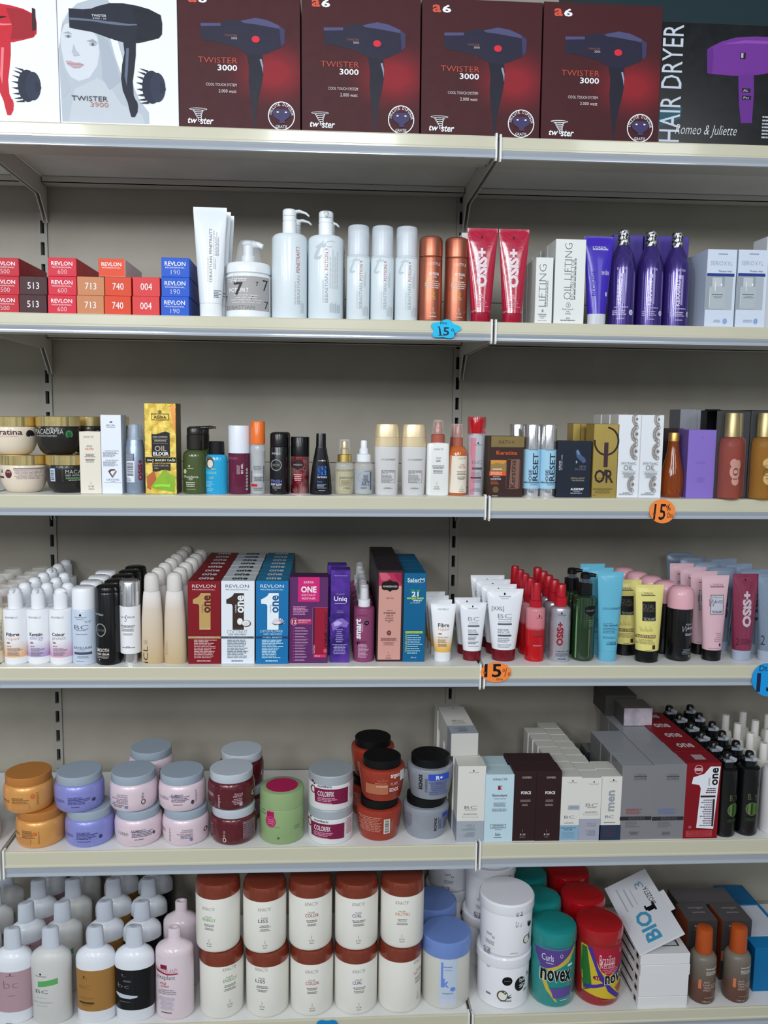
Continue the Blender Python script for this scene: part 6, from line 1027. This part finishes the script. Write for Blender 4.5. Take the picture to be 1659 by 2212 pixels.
nr = bottle('mask_tub', 'red tub with yellow label and purple bands, front one', 'T', (1288,550,1652,1140), 5, [('tub_body', [(0,.88),(.012,.93),(.03,.96),(.5,.98),(.78,.96),(.80,.94)], rd), ('lid', [(.802,.98),(.82,1),(.93,1),(.97,.96),(.99,.86),(1,.7)], rd2)],
   [p([(1310,690),(1640,690),(1645,1040),(1600,1100),(1320,1040)], (206,180,50)), p([(1306,700),(1340,700),(1380,1000),(1330,1040),(1308,900)], (40,110,50)), p([(1372,690),(1640,690),(1630,830),(1500,900),(1440,860),(1400,780)], (170,30,56)), p([(1340,690),(1372,690),(1420,840),(1480,930),(1470,960),(1430,930)], (70,50,150)), p([(1330,990),(1460,950),(1590,850),(1640,790),(1640,830),(1570,910),(1480,970),(1330,1020)], (70,50,150)), p([(1470,960),(1500,960),(1610,1080),(1590,1100),(1500,1020)], (70,50,150)),
    t('Brazilian',1424,735,1550,812,(230,214,216),0,-.01,.0), t('Keratin',1432,780,1545,838,(230,214,216),0,-.01), l(1446,830,1580,880,4,(206,130,150)), ('o',1604,730,10,14,3,(230,220,220),0,360), t('novex',1466,890,1700,966,(226,220,200),0,.06), t('novex',1470,892,1696,962,(13,14,16),0,.03), e(1410,915,28,16,(120,24,60)), t('21',1398,906,1424,924,(226,206,150),0,.01), p([(1560,1000),(1640,960),(1640,1030),(1590,1050)], (170,90,70)), l(1440,1080,1560,1092,1,(140,110,40))], axis=False, curved=2, seg=56)
column(nr, 2, nr['W']+.001, 'red tub', 'red tubs', dx=-.005)
# stacked flat white boxes
wbx = (222,222,224); base = None
fb0 = None
for i in range(5):
    if i == 0:
        fb0 = carton('flat_white_box', 'flat white box, lowest of the stack of five', 'U', (516,1190,950,1280), 5, wbx, d=.15, group='flat white boxes'); hz = fb0['H']
        W, D, H = fb0['W'], fb0['D'], fb0['H']
        for ch in fb0.children: bpy.data.objects.remove(ch) if False else None
        multi('side_printing', [(-W/2-.0004, -W/2, -D*.42, -D*.34, H*.25, H*.7), (-W/2-.0004, -W/2, -D*.25, D*.3, H*.4, H*.6)], M((40,40,44), r=.5), fb0)
    else:
        c = copy_tree(fb0); c.location += Vector((.001*(i % 2)+.0006*i, .001*((i*2) % 3), i*(hz+.0005))); c['label'] = f'flat white box, {["","second from the bottom","middle one","fourth from the bottom","topmost"][i]} of the stack of five'; top_ = c
W, D = fb0['W'], fb0['D']
multi('open_window', [(-W*.05, W*.38, -D*.32, D*.1, hz+.0001, hz+.0006)], M((60,60,62), r=.5), top_)
multi('inner_ampoule', [(-W*.02, W*.34, -D*.30, -D*.2, hz+.0006, hz+.0012), (W*.0, W*.34, -D*.12, -D*.04, hz+.0006, hz+.0012)], M((214,214,216), r=.3), top_)
# tilted white box lying on the stack, seen from its printed face
def q3(u, v, y): return at_y(CR['U'][0]+u/4.056, CR['U'][1]+v/4.056, y)
P0 = q3(532, 826, .0033); P1 = q3(928, 632, .0); P3 = q3(225, 240, .222)
ex_ = (P1-P0); ey_ = (P3-P0); wx, wy = ex_.length, ey_.length; ux = ex_.normalized(); uy = (ey_-ux*ey_.dot(ux)).normalized(); uz = ux.cross(uy)
tl = empty('tilted_box', P0, 'flat white box with blue lettering tilted on top of the white stack', 'box'); tl.rotation_euler = Matrix((ux, uy, uz)).transposed().to_euler()
slab('carton', 0, wx, 0, wy, -.004, 0, M((218,220,226), r=.4), tl, .0008)
slab('flap', wx, wx+.012, wy*.33, wy*.62, -.002, -.0005, M((222,222,226), r=.4), tl)
V, F2, mi, mats = [], [], [], []
for k_, (txt, a0, b0, a1, b1, c, bold) in enumerate([('BIO', .27, .08, .60, .48, (70,150,190), .03), ('3', .60, .77, .78, .87, (120,160,184), 0), ('BIOZETA', .72, .50, .83, .76, (46,46,50), 0)]):
    gv, gf = glyphs(txt, bold); n = len(V)
    V += [((a0+(a1-a0)*bq)*wx, (b0+(b1-b0)*aq)*wy, .0004) for aq, bq in [(x_, 1-y_) for x_, y_ in gv]]
    F2 += [tuple(i+n for i in f_) for f_ in gf]; m_ = M(c, r=.5); mats.append(m_); mi += [len(mats)-1]*len(gf)
for (a0, b0, a1, b1, c) in [(.60,.44,.74,.50,(13,13,15)), (.74,.42,.78,.54,(13,13,15)), (.56,.46,.60,.53,(13,13,15)), (.20,.55,.23,.90,(176,180,190)), (.34,.58,.37,.86,(176,180,190)), (.46,.58,.48,.82,(186,188,196))]:
    n = len(V); V += [(a0*wx,b0*wy,.0004),(a1*wx,b0*wy,.0004),(a1*wx,b1*wy,.0004),(a0*wx,b1*wy,.0004)]; F2.append((n,n+1,n+2,n+3)); mats.append(M(c, r=.5)); mi.append(len(mats)-1)
mobj('printing', V, F2, mats, mi, tl)
# brown grey serum bottles in front of their dark cartons
DG = (66,60,60)
for i, (bb, lb) in enumerate((((940,520,1200,1120), 'dark grey carton with orange side behind the left orange-capped bottle'), ((1240,520,1500,1135), 'dark grey carton with orange side behind the right orange-capped bottle'))):
    dx = 0 if i == 0 else 300
    ig = carton('hair_loss_carton', lb, 'U', bb, 5, DG, [t('intragen',1000+dx,564,1140+dx,590,(206,200,200),0,.0), t('reenotin',1000+dx,600,1100+dx,618,(190,120,100)), r(945+dx,830,966+dx,935,(206,120,84))], y=.088, d=.07, side=(136,58,28), rside=(70,62,60), top=(84,80,82), group='dark grey cartons with orange sides')
    xx = ig.location.x; ig['H']
    W, D, H = ig['W'], ig['D'], ig['H']
    printing(ig, (0,0,100,100), [t('intragen',30,22,80,38,(170,164,164)), l(30,48,80,64,1,(130,126,128))], W, D, lambda a, q: 0, 0, xform=lambda v: Vector((v.x, -D/2+v.z, H+.0006)))
bk_ = carton('hair_loss_carton', 'dark grey carton lying across at the back behind the orange-sided pair', 'U', (860,375,1365,1000), 5, DG, y=.175, d=.07, side=(70,60,58), top=(92,88,90))
igb = GR([(0,(92,66,56)),(.25,(110,76,64)),(.34,(104,92,82)),(.75,(124,118,108)),(1,(130,124,114))], .17, r=.3)
i1b = bottle('serum_bottle', 'brown grey bottle with orange cap, left of the pair', 'U', (975,575,1195,1265), 5, [('bottle_body', [(0,.90),(.012,.96),(.03,1),(.56,1),(.61,.97),(.65,.80),(.665,.62)], igb), ('cap', [(.666,.64),(.68,.66),(.96,.62),(.99,.58),(1,.48)], plastic((176,78,30),.3))],
   [t('intragen',1066,905,1180,925,(226,222,218),0,.01), l(1066,935,1180,975,3,(200,194,190),'l'), r(1014,1022,1034,1110,(206,120,84)), t('ANTI',1050,1035,1100,1052,(200,190,184),0,-.0), t('HAIR LOSS',1050,1060,1170,1078,(200,190,184)), t('TREATMENT',1050,1086,1180,1104,(200,190,184)), t('SPRAY',1050,1112,1120,1128,(200,190,184)), l(1040,1188,1180,1196,1,(190,170,160)), t('100 ml',1050,1222,1112,1238,(206,196,190))], curved=1, group='brown grey bottles with orange caps')
for nd in igb.node_tree.nodes:
    if nd.type == 'MATH': nd.inputs[1].default_value = i1b['H']
xc, yy, zz, W, H = place('U', (1278,575,1498,1265), 5, None, True); c = copy_tree(i1b); c.location.x = xc; c['label'] = 'brown grey bottle with orange cap, right of the pair'
BX = (10,104,158)
b1x = carton('blue_box', 'blue box with white printed lid at the right edge', 'U', (1530,760,1900,1262), 5, BX, y=.045, d=.175, side=(0,92,140), top=(20,120,176), yaw=0)
b1x.rotation_euler.z = .0
W, D, H = b1x['W'], b1x['D'], b1x['H']
multi('lid_panel', [(-W*.38, W*.4, -D*.25, D*.45, H, H+.001)], M((206,210,222), r=.4), b1x)
multi('side_printing', [(-W/2-.0005, -W/2, -D*.30, -D*.05, H*.05, H*.32)], M((70,56,80), r=.4), b1x)
carton('blue_box', 'darker blue box at the back of the right edge', 'U', (1400,480,1650,1000), 5, BX, y=.235, d=.14, side=(0,84,130), top=(14,100,150))

# ================================================================== discount stickers on the price rails
def sticker(label, crop, cx, cy, outline, col, shapes, fr, k):
    ox, oy, s = CR[crop]; P = [at_y(ox+a/s, oy+b/s, -.0088) for a, b in outline]; c = at_y(ox+cx/s, oy+cy/s, -.0088)
    o = empty('price_sticker', c, label, 'sticker'); pl = [(q.x-c.x, q.z-c.z) for q in P]
    prism('card', pl, 0, .0016, M(col, r=.5), o)
    a, b = at_y(ox+fr[0]/s, oy+fr[1]/s, -.0088), at_y(ox+fr[2]/s, oy+fr[3]/s, -.0088); W, H = b.x-a.x, a.z-b.z
    printing(o, fr, shapes, W, H, lambda x, z: 0, 0, 'lettering', xform=lambda v: Vector((v.x+(a.x+b.x)/2-c.x, v.y, v.z+b.z-c.z)))
CRX = CR['Y'] = (900, 680, 5.53)
cloud = []
for a in range(0, 360, 6):
    th = math.radians(a); rr = 1+.13*math.cos(5*th+.6)+.04*math.cos(3*th); cloud.append((340+165*rr*math.cos(th), 172+108*rr*math.sin(th)))
INK = (24,36,70)
sticker('cyan cloud-shaped discount sticker on the second shelf rail', 'Y', 340, 172, cloud, (20,186,230), [r(245,142,268,150,INK), p([(262,140),(278,140),(300,250),(275,252)], INK), r(260,248,330,254,INK), t('5',318,148,388,250,INK,0,.02), ('o',425,180,14,16,5,INK,0,360), p([(428,160),(434,160),(460,230),(454,232)], INK), ('o',460,232,12,14,4,INK,0,360), t('Dto',280,78,360,110,INK,0,-.0)], (160,55,518,290), 1)
def circ(cx, cy, rx, ry, n=48): return [(cx+rx*math.cos(2*math.pi*i/n), cy+ry*math.sin(2*math.pi*i/n)) for i in range(n)]
ORC = (246,136,62)
sticker('round orange discount sticker on the third shelf rail', 'I', 797, 924, circ(797,924,104,98), ORC, [t('15',726,864,822,995,BK,0,.01,.1), ('o',832,885,8,14,4,BK,0,360), p([(846,864),(851,864),(838,920),(833,920)], BK), ('o',852,905,7,12,4,BK,0,360), t('Dto',838,935,884,976,BK,0,.0), t('~',722,935,745,960,(120,60,40))], (693,826,901,1020), 2)
sticker('oval orange discount sticker near the fourth shelf joint', 'L', 1022, 1102, circ(1022,1102,124,80), ORC, [t('15',930,1035,1066,1142,BK,0,.02), ('o',1084,1086,9,13,4,(120,30,30),0,360), p([(1104,1068),(1109,1069),(1096,1136),(1091,1135)], (120,30,30)), ('o',1128,1116,10,14,4,(120,30,30),0,360), t('Dto',1030,1148,1078,1166,BK,0,.0), t('~',922,1090,944,1112,(150,70,40))], (898,1018,1146,1186), 3)
sticker('round blue discount sticker at the right edge of the fourth rail', 'M', 1660, 1030, circ(1660,1030,128,132), (22,150,222), [t('15',1575,975,1740,1125,INK,0,.02), t('Dto',1590,915,1680,960,INK,0,.0)], (1532,898,1788,1162), 3)
sticker('blue cloud sticker peeking above the bottom picture edge', 'S', 960, 1140, [(960+95*(1+.08*math.cos(6*math.radians(a)))*math.cos(math.radians(a)), 1140+62*(1+.10*math.cos(6*math.radians(a)))*math.sin(math.radians(a))) for a in range(0,360,8)], (10,130,200), [t('15',920,1112,990,1170,INK,0,.02)], (860,1075,1055,1200), 5)
# lettering belongs to the part it is printed on, a spout to its pump head
BODY = ('carton', 'bottle_body', 'tube_body', 'can_body', 'jar_body', 'tub_body', 'board')
def base_name(o): return o.name.split('.')[0]
for root in [o for o in COL.objects if o.parent is None and o.children]:
    ch = list(root.children); body = next((c for c in ch if base_name(c) in BODY), None); head = next((c for c in ch if base_name(c) == 'pump_head'), None)
    for c in ch:
        b_ = base_name(c)
        if b_ in ('printing', 'badge_lettering', 'lettering', 'top_printing', 'side_printing', 'lower_band') and body: c.parent = body
        elif b_ in ('pump_spout', 'nozzle') and head: c.parent = head
# drop helper numbers kept on the objects
for ob in bpy.data.objects:
    for kk in ('W', 'D', 'H'):
        if kk in ob: del ob[kk]
